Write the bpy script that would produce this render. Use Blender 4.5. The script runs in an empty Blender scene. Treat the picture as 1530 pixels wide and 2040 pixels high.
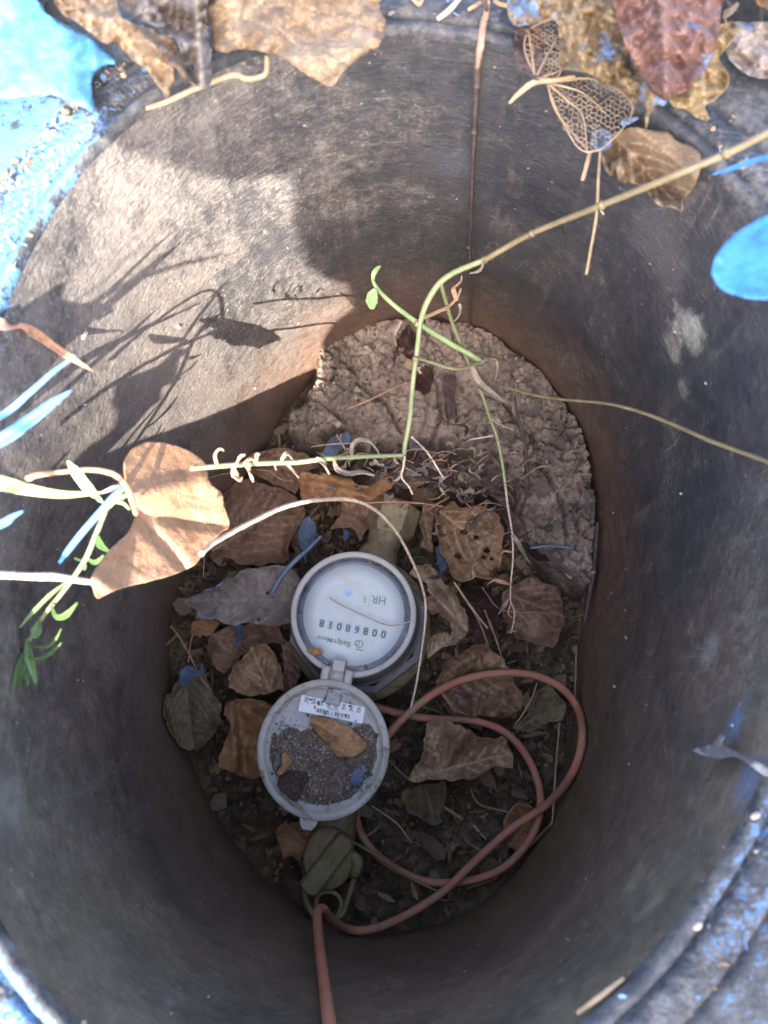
import bpy, bmesh, math, random
import numpy as np
from mathutils import Vector, Matrix, noise
from mathutils.geometry import delaunay_2d_cdt
random.seed(7); rng = np.random.default_rng(7)
S = bpy.context.scene
COL = S.collection
# ------------------------------------------------------------------ camera, sky, sun, exposure
TILT, CH, FPX = math.radians(13), 0.30, 1541.0
cam = bpy.data.cameras.new('camera'); cam.sensor_fit = 'VERTICAL'; cam.sensor_height = 36; cam.lens = 36*FPX/2040
cam.clip_start = 0.01; cam.clip_end = 200
cam.dof.use_dof = True; cam.dof.focus_distance = 0.60; cam.dof.aperture_fstop = 11
co = bpy.data.objects.new('camera', cam); COL.objects.link(co); co.location = (0, 0, CH); co.rotation_euler = (TILT, 0, 0)
S.camera = co
SUN_AZ, SUN_EL = math.radians(270), math.radians(42)
SV = Vector((math.cos(SUN_AZ)*math.cos(SUN_EL), math.sin(SUN_AZ)*math.cos(SUN_EL), math.sin(SUN_EL)))
w = bpy.data.worlds.new('World'); S.world = w; w.use_nodes = True
nt = w.node_tree; sky = nt.nodes.new('ShaderNodeTexSky'); sky.sky_type = 'NISHITA'; sky.sun_disc = False
sky.sun_elevation = SUN_EL; sky.sun_rotation = math.radians(90) - SUN_AZ
sky.air_density = .75; sky.dust_density = 3.5; sky.ozone_density = .5
bg = nt.nodes['Background']; bg.inputs['Strength'].default_value = 0.15
nt.links.new(sky.outputs[0], bg.inputs['Color'])
sl = bpy.data.lights.new('sun', 'SUN'); sl.energy = 3.1; sl.angle = math.radians(0.35); sl.color = (1, .93, .83)
so = bpy.data.objects.new('sun', sl); COL.objects.link(so); so.rotation_euler = SV.to_track_quat('Z', 'Y').to_euler(); so.location = (0, -3, 3)
S.view_settings.view_transform = 'Standard'; S.view_settings.look = 'None'; S.view_settings.gamma = 1
S.view_settings.use_curve_mapping = False; S.view_settings.exposure = 3.25
S.cycles.max_bounces = 10; S.cycles.diffuse_bounces = 6

# ------------------------------------------------------------------ measuring helpers: where a line of sight meets a surface
ct, st = math.cos(TILT), math.sin(TILT)
def ray(px, py):
    x, y = (px-765)/FPX, -(py-1020)/FPX
    return np.array([x, y*ct + st, y*st - ct])
def at0(px, py, z):
    d = ray(px, py); t = (z-CH)/d[2]; return np.array([d[0]*t, d[1]*t, z])
C0 = np.array([0.0, 0.088])
RIM = [(0,1880),(100,1990),(1250,1960),(1400,1800),(1490,1620),(1510,430),(1300,215),(1020,95),(900,70),(270,215),(90,430),(20,560)]
FLO = [(780,640,-.37),(950,640,-.37),(1080,740,-.37),(1170,880,-.37),(1195,1000,-.375),(1185,1150,-.38),(1160,1380,-.4),(1120,1550,-.41),
       (1000,1750,-.42),(850,1860,-.42),(600,1800,-.42),(480,1690,-.42),(400,1540,-.42),(330,1380,-.42),(345,1270,-.42),(385,1130,-.42),(470,960,-.41),(545,840,-.39),(620,720,-.38)]
def four(pts, n):
    pts = np.array(pts); th = np.arctan2(pts[:,1], pts[:,0]); r = np.hypot(pts[:,0], pts[:,1])
    A = np.stack([np.ones_like(th)] + [f(k*th) for k in range(1, n+1) for f in (np.cos, np.sin)], 1)
    lam = np.diag([0.] + [1e-3*k*k for k in range(1, n+1) for _ in (0, 1)])
    return np.linalg.solve(A.T@A + lam, A.T@r)
def ev(c, th):
    s = c[0] + 0*np.asarray(th, float)
    for k in range(1, (len(c)-1)//2 + 1): s = s + c[2*k-1]*np.cos(k*th) + c[2*k]*np.sin(k*th)
    return s
CR = four([at0(x, y, 0)[:2]-C0 for x, y in RIM], 3)
bp_ = []
for x, y, z in FLO:
    p = at0(x, y, z)[:2]-C0; th = math.atan2(p[1], p[0]); r = math.hypot(*p); rr = ev(CR, th); r2 = rr+(r-rr)*.42/(-z)
    bp_.append([r2*math.cos(th), r2*math.sin(th)])
CB = four(bp_, 4)
def wallr(th, z):
    a = ev(CR, th); return a + (ev(CB, th)-a)*(-z/.42)
def inside(p, m=0.003):
    q = p[:2]-C0; return math.hypot(*q) < wallr(math.atan2(q[1], q[0]), p[2]) - m
def wallhit(px, py, off=0.003):
    d = ray(px, py); o = np.array([0, 0, CH]); ts = np.linspace(CH/-d[2], 1.7, 3000); P = o+ts[:,None]*d; q = P[:,:2]-C0
    f = np.hypot(q[:,0], q[:,1]) - (wallr(np.arctan2(q[:,1], q[:,0]), P[:,2])-off)
    return P[int(np.argmax(f > 0))]
def pt(px, py, z, off=0.003):
    p = at0(px, py, z)
    if z < 0 and not inside(p, off): 
        h = wallhit(px, py, off)
        return h if h[2] > z else p
    return p

# ------------------------------------------------------------------ numpy noise
_perm = rng.permutation(65536)
def _h(ix, iy, k=0): return _perm[(_perm[(ix*1 + k*977) & 65535] + iy) & 65535]/65535.
def vnoise(x, y, k=0):
    ix = np.floor(x).astype(int); iy = np.floor(y).astype(int); fx = x-ix; fy = y-iy
    ux = fx*fx*(3-2*fx); uy = fy*fy*(3-2*fy)
    a = _h(ix,iy,k); b = _h(ix+1,iy,k); c = _h(ix,iy+1,k); d = _h(ix+1,iy+1,k)
    return (a+(b-a)*ux)*(1-uy) + (c+(d-c)*ux)*uy - .5
def fbm(x, y, oct=4, k=0):
    s = 0; a = 1
    for i in range(oct): s = s + a*vnoise(x*2**i+i*17.3, y*2**i-i*9.1, k+i); a *= .5
    return s
def worley(x, y, k=0):
    ix = np.floor(x).astype(int); iy = np.floor(y).astype(int); f1 = np.full(x.shape, 9.); f2 = f1.copy(); idv = np.zeros(x.shape)
    for dx in (-1,0,1):
        for dy in (-1,0,1):
            cx = ix+dx; cy = iy+dy; px = cx+_h(cx,cy,k+5); py = cy+_h(cx,cy,k+6); d = np.hypot(x-px, y-py)
            n = d < f1; f2 = np.where(n, f1, np.minimum(f2, d)); idv = np.where(n, _h(cx,cy,k+7), idv); f1 = np.where(n, d, f1)
    return f1, f2, idv
def sstep(a, b, x):
    t = np.clip((x-a)/(b-a), 0, 1); return t*t*(3-2*t)

# ------------------------------------------------------------------ material helpers
def mat(name, build):
    m = bpy.data.materials.new(name); m.use_nodes = True; t = m.node_tree
    b = t.nodes['Principled BSDF']; N = lambda ty, **kw: _node(t, ty, kw); L = t.links.new
    build(N, L, b, t); return m
def _node(t, ty, kw):
    n = t.nodes.new('ShaderNode'+ty)
    for k, v in kw.items():
        if k.startswith('i_'):
            key = k[2:]; key = int(key) if key.isdigit() else key.replace('_', ' '); n.inputs[key].default_value = v
        else: setattr(n, k, v)
    return n
def ramp(N, L, src, stops):
    r = N('ValToRGB'); e = r.color_ramp.elements
    while len(e) < len(stops): e.new(.5)
    for i, (p, c) in enumerate(stops):
        e[i].position = p; e[i].color = (c, c, c, 1) if isinstance(c, (int, float)) else (*c, 1)
    L(src, r.inputs[0]); return r.outputs[0]
def mix(N, L, fac, a, b, mode='MIX'):
    m = N('Mix', data_type='RGBA', blend_type=mode, clamp_factor=True)
    for s, i in ((fac, 0), (a, 6), (b, 7)):
        if isinstance(s, (int, float)): m.inputs[i].default_value = s
        elif isinstance(s, tuple): m.inputs[i].default_value = (*s, 1)
        else: L(s, m.inputs[i])
    return m.outputs[2]
def mth(N, L, op, a, b=0., c=None):
    m = N('Math', operation=op)
    for i, s in enumerate((a, b) if c is None else (a, b, c)):
        if isinstance(s, (int, float)): m.inputs[i].default_value = s
        else: L(s, m.inputs[i])
    return m.outputs[0]
def ns(N, L, vec, scale, det=4, rough=.55, dist=0):
    n = N('TexNoise', i_Scale=scale, i_Detail=det, i_Roughness=rough, i_Distortion=dist)
    if vec is not None: L(vec, n.inputs['Vector'])
    return n.outputs[0]
def coords(N, L, rand=True, scale=None):
    c = N('TexCoord').outputs['Object']
    if rand:
        oi = N('ObjectInfo'); m = N('VectorMath', operation='SCALE'); m.inputs[0].default_value = (13.1, 7.7, 3.9); L(oi.outputs['Random'], m.inputs['Scale'])
        a = N('VectorMath', operation='ADD'); L(c, a.inputs[0]); L(m.outputs[0], a.inputs[1]); c = a.outputs[0]
    if scale:
        mp = N('Mapping', i_Scale=scale); L(c, mp.inputs[0]); c = mp.outputs[0]
    return c
def bump(N, L, b, h, dist, strength=1):
    n = N('Bump', i_Strength=strength, i_Distance=dist); L(h, n.inputs['Height']); L(n.outputs[0], b.inputs['Normal']); return n
BLUE = (.06, .30, .72)

def leafmat(name, c1, c2, c3, vein=(.5,.4,.25), veinf=.5, paint=0., spots=.35, rough=.6, transl=.18, holes=0, bmp=.0010):
    def f(N, L, b, t):
        c = coords(N, L); big = ns(N, L, c, 28, 5, .6, .4); fine = ns(N, L, c, 260, 6, .7)
        col = ramp(N, L, big, [(.34, c1), (.52, c2), (.68, c3)])
        col = mix(N, L, mth(N, L, 'MULTIPLY', ramp(N, L, fine, [(.35, 0), (.75, 1)]), .5), col, tuple(x*.5 for x in c1), 'MIX')
        sp = ramp(N, L, ns(N, L, c, 420, 3, .6), [(.62, 0), (.70, 1)])
        col = mix(N, L, mth(N, L, 'MULTIPLY', sp, spots), col, (.03, .02, .015))
        at = N('Attribute', attribute_name='vein'); L_ = at.outputs['Fac']
        # thin side veins drawn by a distorted wave stay inside the blade
        col = mix(N, L, mth(N, L, 'MULTIPLY', L_, veinf), col, vein)
        col = mix(N, L, mth(N, L, 'MULTIPLY', ramp(N, L, ns(N, L, c, 90, 6, .75, 1.), [(.50, 0), (.62, 1)]), .55), col, tuple(x*.42 for x in c2))
        if paint:
            pm = ramp(N, L, ns(N, L, c, 45, 6, .7, .6), [(.62-.28*paint, 0), (.70-.28*paint, 1)])
            col = mix(N, L, mth(N, L, 'MULTIPLY', pm, .92), col, mix(N, L, fine, (.10,.20,.40), (.20,.33,.55)))
        L(col, b.inputs['Base Color']); b.inputs['Roughness'].default_value = rough
        b.inputs['Specular IOR Level'].default_value = .35
        vo = N('TexVoronoi', feature='DISTANCE_TO_EDGE', i_Scale=330); L(c, vo.inputs['Vector'])
        h = mth(N, L, 'ADD', mth(N, L, 'MULTIPLY', fine, .8), mth(N, L, 'MULTIPLY', ramp(N, L, vo.outputs[0], [(0, 1), (.12, 0)]), .25))
        h = mth(N, L, 'ADD', h, mth(N, L, 'MULTIPLY', ns(N, L, c, 70, 4), 1.5))
        bn = bump(N, L, b, h, bmp)
        tr = N('BsdfTranslucent'); L(col, tr.inputs[0]); L(bn.outputs[0], tr.inputs['Normal'])
        ms = N('MixShader', i_0=transl); L(b.outputs[0], ms.inputs[1]); L(tr.outputs[0], ms.inputs[2]); out = ms.outputs[0]
        L(out, t.nodes['Material Output'].inputs[0])
    return mat(name, f)
def plain(name, c1, c2, scale=60, rough=.6, bmp=.0004, bs=200, metal=0, dirt=None, dirtlo=.5, stretch=None):
    def f(N, L, b, t):
        c = coords(N, L, True, stretch); n = ns(N, L, c, scale, 6, .65)
        col = ramp(N, L, n, [(.32, c1), (.68, c2)])
        if dirt: col = mix(N, L, ramp(N, L, ns(N, L, c, scale*2.3, 6, .7), [(dirtlo, 0), (dirtlo+.14, 1)]), col, dirt)
        L(col, b.inputs['Base Color']); b.inputs['Roughness'].default_value = rough; b.inputs['Metallic'].default_value = metal
        b.inputs['Specular IOR Level'].default_value = .35
        bump(N, L, b, ns(N, L, c, bs, 6, .7), bmp)
    return mat(name, f)

# ------------------------------------------------------------------ object helpers
def mk(name, verts, faces, m, parent=None, smooth=True, attrs=None, center=True, origin=None):
    V = np.asarray(verts, float)
    o0 = np.zeros(3)
    if parent is not None: o0 = np.array(parent.matrix_world.translation) if False else np.array(parent['_o'])
    elif origin is not None: o0 = np.array(origin, float)
    elif center: o0 = np.array([*V[:, :2].mean(0), V[:, 2].min()])
    me = bpy.data.meshes.new(name); me.from_pydata((V-o0).tolist(), [], faces if isinstance(faces, list) else faces.tolist()); me.update()
    if m is not None: me.materials.append(m)
    if smooth: me.polygons.foreach_set('use_smooth', [True]*len(me.polygons))
    for k, a in (attrs or {}).items():
        a = np.asarray(a, float)
        if a.ndim == 1: A = me.attributes.new(k, 'FLOAT', 'POINT'); A.data.foreach_set('value', a)
        else: A = me.attributes.new(k, 'FLOAT_COLOR', 'POINT'); A.data.foreach_set('color', np.c_[a, np.ones(len(a))].ravel())
    o = bpy.data.objects.new(name, me); COL.objects.link(o)
    if parent is not None: o.parent = parent
    else: o.location = o0
    o['_o'] = o0.tolist()
    return o
def empty(name, loc):
    o = bpy.data.objects.new(name, None); COL.objects.link(o); o.location = loc; o.empty_display_size = .01; o['_o'] = list(map(float, loc)); return o
def tag(o, label=None, cat=None, group=None, kind=None):
    for k, v in (('label', label), ('category', cat), ('group', group), ('kind', kind)):
        if v: o[k] = v
    return o
def merge(parts):
    V = []; Fa = []; n = 0
    for v, f in parts:
        v = np.asarray(v, float); V.append(v); Fa += [[i+n for i in q] for q in (f if isinstance(f, list) else f.tolist())]; n += len(v)
    return np.concatenate(V), Fa
def crv(pts, n):
    P = np.asarray(pts, float)
    if len(P) < 3:
        t = np.linspace(0, 1, n)[:, None]; return P[0]*(1-t)+P[-1]*t
    d = np.r_[0, np.cumsum(np.linalg.norm(np.diff(P, axis=0), axis=1)**.5 + 1e-9)]
    Q = np.vstack([2*P[0]-P[1], P, 2*P[-1]-P[-2]]); out = []
    for u in np.linspace(0, d[-1], n):
        i = min(max(np.searchsorted(d, u)-1, 0), len(P)-2); t = (u-d[i])/(d[i+1]-d[i]); a, b, c, e = Q[i:i+4]
        out.append(.5*((2*b)+(-a+c)*t+(2*a-5*b+4*c-e)*t*t+(-a+3*b-3*c+e)*t**3))
    return np.array(out)
def interp(vals, n):
    vals = np.atleast_1d(np.asarray(vals, float)); return np.interp(np.linspace(0, 1, n), np.linspace(0, 1, len(vals)), vals)
def tube(pts, rad, n=40, seg=8, rough=0.06, smoothpath=True, k=0, flat=1.0):
    P = crv(pts, n) if smoothpath else np.asarray(pts, float); n = len(P); R = interp(rad, n)
    T = np.gradient(P, axis=0); T /= np.linalg.norm(T, axis=1)[:, None]+1e-12
    up = np.array([0, 0, 1.]) if abs(T[0][2]) < .9 else np.array([1., 0, 0]); V = []
    u = np.cross(T[0], up); u /= np.linalg.norm(u)
    for i in range(n):
        u = u-T[i]*(u@T[i]); u /= np.linalg.norm(u); v = np.cross(T[i], u)
        for j in range(seg):
            a = 2*math.pi*j/seg; r = R[i]*(1+rough*(random.random()-.5)*2)
            V.append(P[i]+(u*math.cos(a)+v*math.sin(a)*flat)*r)
    F = [[i*seg+j, i*seg+(j+1) % seg, (i+1)*seg+(j+1) % seg, (i+1)*seg+j] for i in range(n-1) for j in range(seg)]
    V.append(P[0]); V.append(P[-1]); a, b = len(V)-2, len(V)-1
    F += [[a, (j+1) % seg, j] for j in range(seg)] + [[b, (n-1)*seg+j, (n-1)*seg+(j+1) % seg] for j in range(seg)]
    return np.array(V), F
def ribbon(pts, wid, side=None, n=24, cup=.25, twist=0., across=5, jag=.0):
    P = crv(pts, n); W = interp(wid, n); T = np.gradient(P, axis=0); T /= np.linalg.norm(T, axis=1)[:, None]+1e-12
    V = []; up = np.array(side if side is not None else [0, -.25, 1.], float)
    for i in range(n):
        s = np.cross(T[i], up); s /= np.linalg.norm(s)+1e-9; nn = np.cross(s, T[i]); a = twist*i/(n-1)
        s2 = s*math.cos(a)+nn*math.sin(a); n2 = -s*math.sin(a)+nn*math.cos(a)
        for j in range(across):
            q = (j/(across-1)-.5)*2; ww = W[i]*(1+jag*(random.random()-.5)); V.append(P[i]+s2*q*ww*.5+n2*cup*(q*q-.4)*W[i]*.5)
    F = [[i*across+j, i*across+j+1, (i+1)*across+j+1, (i+1)*across+j] for i in range(n-1) for j in range(across-1)]
    return np.array(V), F
def solid(o, th=.0004, sub=0):
    m = o.modifiers.new('thickness', 'SOLIDIFY'); m.thickness = th; m.offset = 0
    if sub: s = o.modifiers.new('smooth', 'SUBSURF'); s.levels = sub; s.render_levels = sub
def pxl(seq, off=.003): return [pt(x, y, z, off) for x, y, z in seq]
def seg_dist(P, poly):
    d = np.full(len(P), 1e9)
    for a, b in zip(poly[:-1], poly[1:]):
        a = np.array(a, float); b = np.array(b, float); ab = b-a; t = np.clip(((P-a)@ab)/(ab@ab+1e-9), 0, 1)
        d = np.minimum(d, np.linalg.norm(P-(a+t[:, None]*ab), axis=1))
    return d
def inpoly(P, poly):
    x, y = P[:, 0], P[:, 1]; c = np.zeros(len(P), bool); q = poly[-1]
    for p in poly:
        k = ((p[1] > y) != (q[1] > y)); k2 = x < (q[0]-p[0])*(y-p[1])/((q[1]-p[1]) if q[1] != p[1] else 1e-9)+p[0]; c ^= (k & k2); q = p
    return c
def autoveins(base, tip, n=6, spread=.8, L=.42):
    b = np.array(base, float); t = np.array(tip, float); ax = t-b; ln = np.linalg.norm(ax); ax /= ln; pr = np.array([-ax[1], ax[0]])
    V = [[b, t]]
    for i in range(n):
        s = b+ax*ln*(.08+.75*i/n); l = ln*L*(1-.55*i/n)
        for sg in (-1, 1): V.append([s, s+(ax*.45+pr*sg*spread*.5)*l, s+(ax*1.05+pr*sg*spread*.85)*l])
    return V
def palm(base, tips):
    V = []
    for t in tips:
        b = np.array(base, float); t = np.array(t, float); V.append([b, t]); ax = t-b; ln = np.linalg.norm(ax); ax /= ln; pr = np.array([-ax[1], ax[0]])
        for i in range(3):
            s = b+ax*ln*(.3+.2*i)
            for sg in (-1, 1): V.append([s, s+(ax*.8+pr*sg*.6)*ln*.25])
    return V
def sheet(name, outline, z0, gx=0, gy=0, m=None, veins=(), curl=0., curlw=12, amp=.002, freq=1/40., ridge=.0006, vw=3.0, step=5, jag=1.5, hump=0., fold=None,
          holes=0, k=None, th=.0004, parent=None, fn=None, off=.0025, mp=None, wr=1., vf=0., lift=0.):
    """a thin leaf blade: traced outline, real height z0 with a slope, folds, crumples, raised veins"""
    k = random.randrange(1000) if k is None else k
    poly = crv(list(outline)+[outline[0]], max(40, int(len(outline)*5)))[:-1]; Q_ = np.array(list(outline)+[outline[0]], float); sg = np.r_[0, np.cumsum(np.linalg.norm(np.diff(Q_, axis=0), axis=1))]; lin = np.stack([np.interp(np.linspace(0, sg[-1], len(poly)+1)[:-1], sg, Q_[:, i]) for i in (0, 1)], 1); poly = lin if jag > 2.5 else poly
    poly = poly+np.stack([vnoise(poly[:,0]/7, poly[:,1]/7, k)+1.6*vnoise(poly[:,0]/21, poly[:,1]/21, k+8), vnoise(poly[:,0]/7, poly[:,1]/7, k+3)+1.6*vnoise(poly[:,0]/21, poly[:,1]/21, k+9)], 1)*jag*2
    lo, hi = poly.min(0), poly.max(0); g = np.stack(np.meshgrid(np.arange(lo[0], hi[0], step), np.arange(lo[1], hi[1], step)), -1).reshape(-1, 2)
    g = g+(rng.random(g.shape)-.5)*step*.5; closed = np.vstack([poly, poly[:1]])
    g = g[inpoly(g, poly)]; g = g[seg_dist(g, closed) > step*.45]
    hl = []
    for _ in range(holes):
        c = g[rng.integers(len(g))]; r = rng.uniform(3, 8); hl.append((c, r))
    P = np.vstack([poly, g]); n = len(poly)
    vs, es, fs, *_ = delaunay_2d_cdt([Vector(p) for p in P], [(i, (i+1) % n) for i in range(n)], [], 1, 1e-4)
    P = np.array([list(v) for v in vs]); F = [list(f) for f in fs]
    if hl:
        cen = np.array([P[f].mean(0) for f in F]); kill = np.zeros(len(F), bool)
        for c, r in hl: kill |= np.hypot((cen[:,0]-c[0]), (cen[:,1]-c[1])*1.3) < r*(1+.5*vnoise(cen[:,0]/3, cen[:,1]/3, k))
        F = [f for f, q in zip(F, kill) if not q]
    c = P.mean(0); d = seg_dist(P, closed); vd = np.full(len(P), 1e9)
    for v in veins: vd = np.minimum(vd, seg_dist(P, v)*(1 if v is veins[0] else 1.5))
    vn = np.exp(-(vd/vw)**2)
    z = z0+gx*(P[:,0]-c[0])+gy*(P[:,1]-c[1])
    z = z+amp*(fbm(P[:,0]*freq, P[:,1]*freq, 4, k)*2)+ridge*vn+curl*np.exp(-d/curlw)+hump*sstep(0, 60, d)
    if len(veins) and vf: z = z-vf*np.exp(-seg_dist(P, veins[0])/22)
    z = z+lift*np.exp(-d/16)*(1+1.2*fbm(P[:,0]/45, P[:,1]/45, 2, k+80))
    rg = 1-2*np.abs(fbm(P[:,0]*freq*2.2+9, P[:,1]*freq*2.2, 3, k+40)); z = z+amp*wr*.55*(rg-.6)
    ec = fbm(P[:,0]/26, P[:,1]/26, 2, k+60); z = z+amp*wr*1.6*(ec+.18)*np.exp(-d/9)
    if fold:
        for a, b, h, wd in fold: z = z+h*np.exp(-(seg_dist(P, [a, b])/wd)**2)
    if fn is not None: z = z+fn(P)
    V = np.array([pt(x, y, zz, off) for (x, y), zz in zip(P, z)]) if mp is None else np.array([mp(x, y) for x, y in P])
    o = mk(name, V, F, m, parent=parent, attrs={'vein': vn}); solid(o, th); return o
# ================================================================== MATERIALS
def wall_mat():
    def f(N, L, b, t):
        c = N('NewGeometry').outputs['Position']; sep = N('SeparateXYZ'); L(c, sep.inputs[0]); z = sep.outputs[2]
        cs = N('Mapping', i_Scale=(1, 1, .22)); L(c, cs.inputs[0]); cs = cs.outputs[0]
        big = ns(N, L, c, 9, 8, .62, .6); streak = ns(N, L, cs, 55, 6, .7); fine = ns(N, L, c, 480, 5, .7); med = ns(N, L, c, 95, 7, .72, .3)
        d = mth(N, L, 'ADD', mth(N, L, 'MULTIPLY', big, .9), mth(N, L, 'MULTIPLY', streak, .35)); d = mth(N, L, 'ADD', d, mth(N, L, 'MULTIPLY', med, .5))
        d = mth(N, L, 'ADD', d, mth(N, L, 'MULTIPLY', fine, .45))
        # dusty tone raised to the left and far side, painting in the sunlit patch
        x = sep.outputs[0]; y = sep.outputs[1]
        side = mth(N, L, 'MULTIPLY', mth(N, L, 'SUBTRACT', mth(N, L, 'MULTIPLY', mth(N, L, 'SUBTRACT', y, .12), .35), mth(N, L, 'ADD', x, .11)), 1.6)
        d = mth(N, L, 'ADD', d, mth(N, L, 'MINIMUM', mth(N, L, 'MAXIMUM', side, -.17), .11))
        dust_sun = ramp(N, L, mth(N, L, 'SUBTRACT', d, .2), [(.60, 0), (.84, .12), (.98, .42), (1.0, .5)])
        col = mix(N, L, dust_sun, (.027, .030, .038), (.27, .225, .19)); gr = ramp(N, L, ns(N, L, c, 310, 4, .75), [(.56, 0), (.66, .5)]); col = mix(N, L, mth(N, L, 'MULTIPLY', gr, ramp(N, L, mth(N, L, 'SUBTRACT', d, .2), [(.78, 0), (.95, 1)])), col, (.40, .33, .27))
        # soil stain where the barrel meets the earth, warmed in colour for bounced light
        zz = mth(N, L, 'ADD', z, mth(N, L, 'MULTIPLY', mth(N, L, 'SUBTRACT', mth(N, L, 'MULTIPLY', mth(N, L, 'ADD', big, streak), .5), .5), .34))
        mr = N('MapRange'); L(zz, mr.inputs[0]); mr.inputs[1].default_value = -.25; mr.inputs[2].default_value = -.39
        col = mix(N, L, mth(N, L, 'MULTIPLY', mr.outputs[0], .82), col, mix(N, L, med, (.075, .042, .028), (.34, .20, .135)))
        # green-brown film; near side painted lighter and warmer to stand for bounce light
        gy = N('MapRange'); L(y, gy.inputs[0]); gy.inputs[1].default_value = .12; gy.inputs[2].default_value = -.10
        col = mix(N, L, mth(N, L, 'MULTIPLY', gy.outputs[0], mth(N, L, 'MULTIPLY', big, 1.3)), col, mix(N, L, med, (.10, .073, .045), (.26, .19, .12)))
        # scuffs and speckles
        vs = N('TexVoronoi', i_Scale=150); L(c, vs.inputs['Vector']); sp = ramp(N, L, vs.outputs['Distance'], [(.06, 1), (.12, 0)])
        gate = ramp(N, L, ns(N, L, c, 60, 4, .6), [(.56, 0), (.60, 1)])
        col = mix(N, L, mth(N, L, 'MULTIPLY', sp, gate), col, (.36, .33, .28))
        vs2 = N('TexVoronoi', i_Scale=520); L(c, vs2.inputs['Vector']); sp2 = ramp(N, L, vs2.outputs['Distance'], [(.10, 1), (.20, 0)])
        col = mix(N, L, mth(N, L, 'MULTIPLY', sp2, ramp(N, L, med, [(.45, 0), (.6, .6)])), col, (.28, .25, .21))
        for (px, py, r, cc, am) in [(1375,660,.018,(.34,.33,.28),.85),(1345,700,.012,(.28,.26,.22),.7),(1360,770,.010,(.24,.23,.2),.5),(1465,1440,.012,(.10,.20,.36),.6),
                                    (1495,1560,.016,(.08,.15,.28),.45),(1415,1290,.012,(.26,.25,.21),.5),(1260,1760,.010,(.26,.22,.14),.5),(200,1890,.022,(.16,.13,.09),.6),(1300,1800,.010,(.25,.21,.13),.5),
                                    (25,1600,.020,(.20,.19,.15),.55),(330,1960,.014,(.18,.15,.1),.5),(900,330,.03,(.10,.10,.12),.5),(1330,500,.03,(.13,.12,.12),.5)]:
            p = wallhit(px, py, 0); vd = N('VectorMath', operation='DISTANCE'); vd.inputs[1].default_value = tuple(p); L(cs if False else c, vd.inputs[0])
            q = mth(N, L, 'ADD', vd.outputs['Value'], mth(N, L, 'MULTIPLY', mth(N, L, 'SUBTRACT', mth(N, L, 'MULTIPLY', mth(N, L, 'ADD', med, streak), .5), .5), r*5))
            m = N('MapRange'); L(q, m.inputs[0]); m.inputs[1].default_value = r; m.inputs[2].default_value = r*.35
            col = mix(N, L, mth(N, L, 'MULTIPLY', m.outputs[0], am), col, cc)
        # dried drips and chalky scuffs running down the plastic
        dr = N('TexNoise', i_Scale=70, i_Detail=8, i_Roughness=.75, i_Distortion=.5); md = N('Mapping', i_Scale=(1, 1, .10), i_Location=(.3, .1, .7)); L(c, md.inputs[0]); L(md.outputs[0], dr.inputs['Vector'])
        col = mix(N, L, mth(N, L, 'MULTIPLY', ramp(N, L, dr.outputs[0], [(.52, 0), (.64, .40)]), ramp(N, L, ns(N, L, c, 16, 6, .7, .8), [(.44, 0), (.60, 1)])), col, (.21, .185, .15))
        sf = N('TexNoise', i_Scale=24, i_Detail=10, i_Roughness=.8, i_Distortion=1.2); mf = N('Mapping', i_Scale=(1, 1, .5), i_Location=(1.3, 2.1, .7)); L(c, mf.inputs[0]); L(mf.outputs[0], sf.inputs['Vector'])
        col = mix(N, L, ramp(N, L, sf.outputs[0], [(.57, 0), (.69, .42)]), col, (.20, .175, .145))
        # long light scratches
        wv = N('TexNoise', i_Scale=34, i_Detail=2); mp = N('Mapping', i_Scale=(1, 1, .12), i_Rotation=(.5, .3, 0)); L(c, mp.inputs[0]); L(mp.outputs[0], wv.inputs['Vector'])
        sc = ramp(N, L, wv.outputs[0], [(.4985, 0), (.5, 1), (.5015, 0)])
        col = mix(N, L, mth(N, L, 'MULTIPLY', mth(N, L, 'MULTIPLY', sc, .5), ramp(N, L, big, [(.52, 0), (.6, 1)])), col, (.25, .24, .23))
        mo = ramp(N, L, ns(N, L, c, 190, 9, .8, .3), [(.36, .78), (.5, .98), (.64, 1.18)]); col = mix(N, L, 1., col, mo, 'MULTIPLY'); mo2 = ramp(N, L, ns(N, L, c, 38, 8, .75, .8), [(.36, .85), (.6, 1.1)]); col = mix(N, L, 1., col, mo2, 'MULTIPLY')
        # blue overspray along the top edge
        at = N('Attribute', attribute_name='spray'); sm = mth(N, L, 'ADD', at.outputs['Fac'], mth(N, L, 'MULTIPLY', mth(N, L, 'SUBTRACT', mth(N, L, 'MULTIPLY', mth(N, L, 'ADD', med, fine), .5), .5), 2.4))
        col = mix(N, L, mth(N, L, 'MULTIPLY', ramp(N, L, sm, [(.42, 0), (.75, 1)]), .9), col, mix(N, L, fine, (.05, .19, .48), (.20, .48, .85)))
        L(col, b.inputs['Base Color']); b.inputs['Specular IOR Level'].default_value = .4
        L(mth(N, L, 'ADD', .38, mth(N, L, 'MULTIPLY', med, .45)), b.inputs['Roughness'])
        rp = N('TexNoise', i_Scale=150, i_Detail=5, i_Roughness=.6, i_Distortion=.8); mp2 = N('Mapping', i_Scale=(1, 1, 1.9)); L(c, mp2.inputs[0]); L(mp2.outputs[0], rp.inputs['Vector'])
        h = mth(N, L, 'ADD', mth(N, L, 'MULTIPLY', rp.outputs[0], 1.0), mth(N, L, 'MULTIPLY', fine, .5)); h = mth(N, L, 'ADD', h, mth(N, L, 'MULTIPLY', dust_sun, .25))
        bump(N, L, b, h, .0013)
    return mat('black_barrel_plastic', f)
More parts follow.
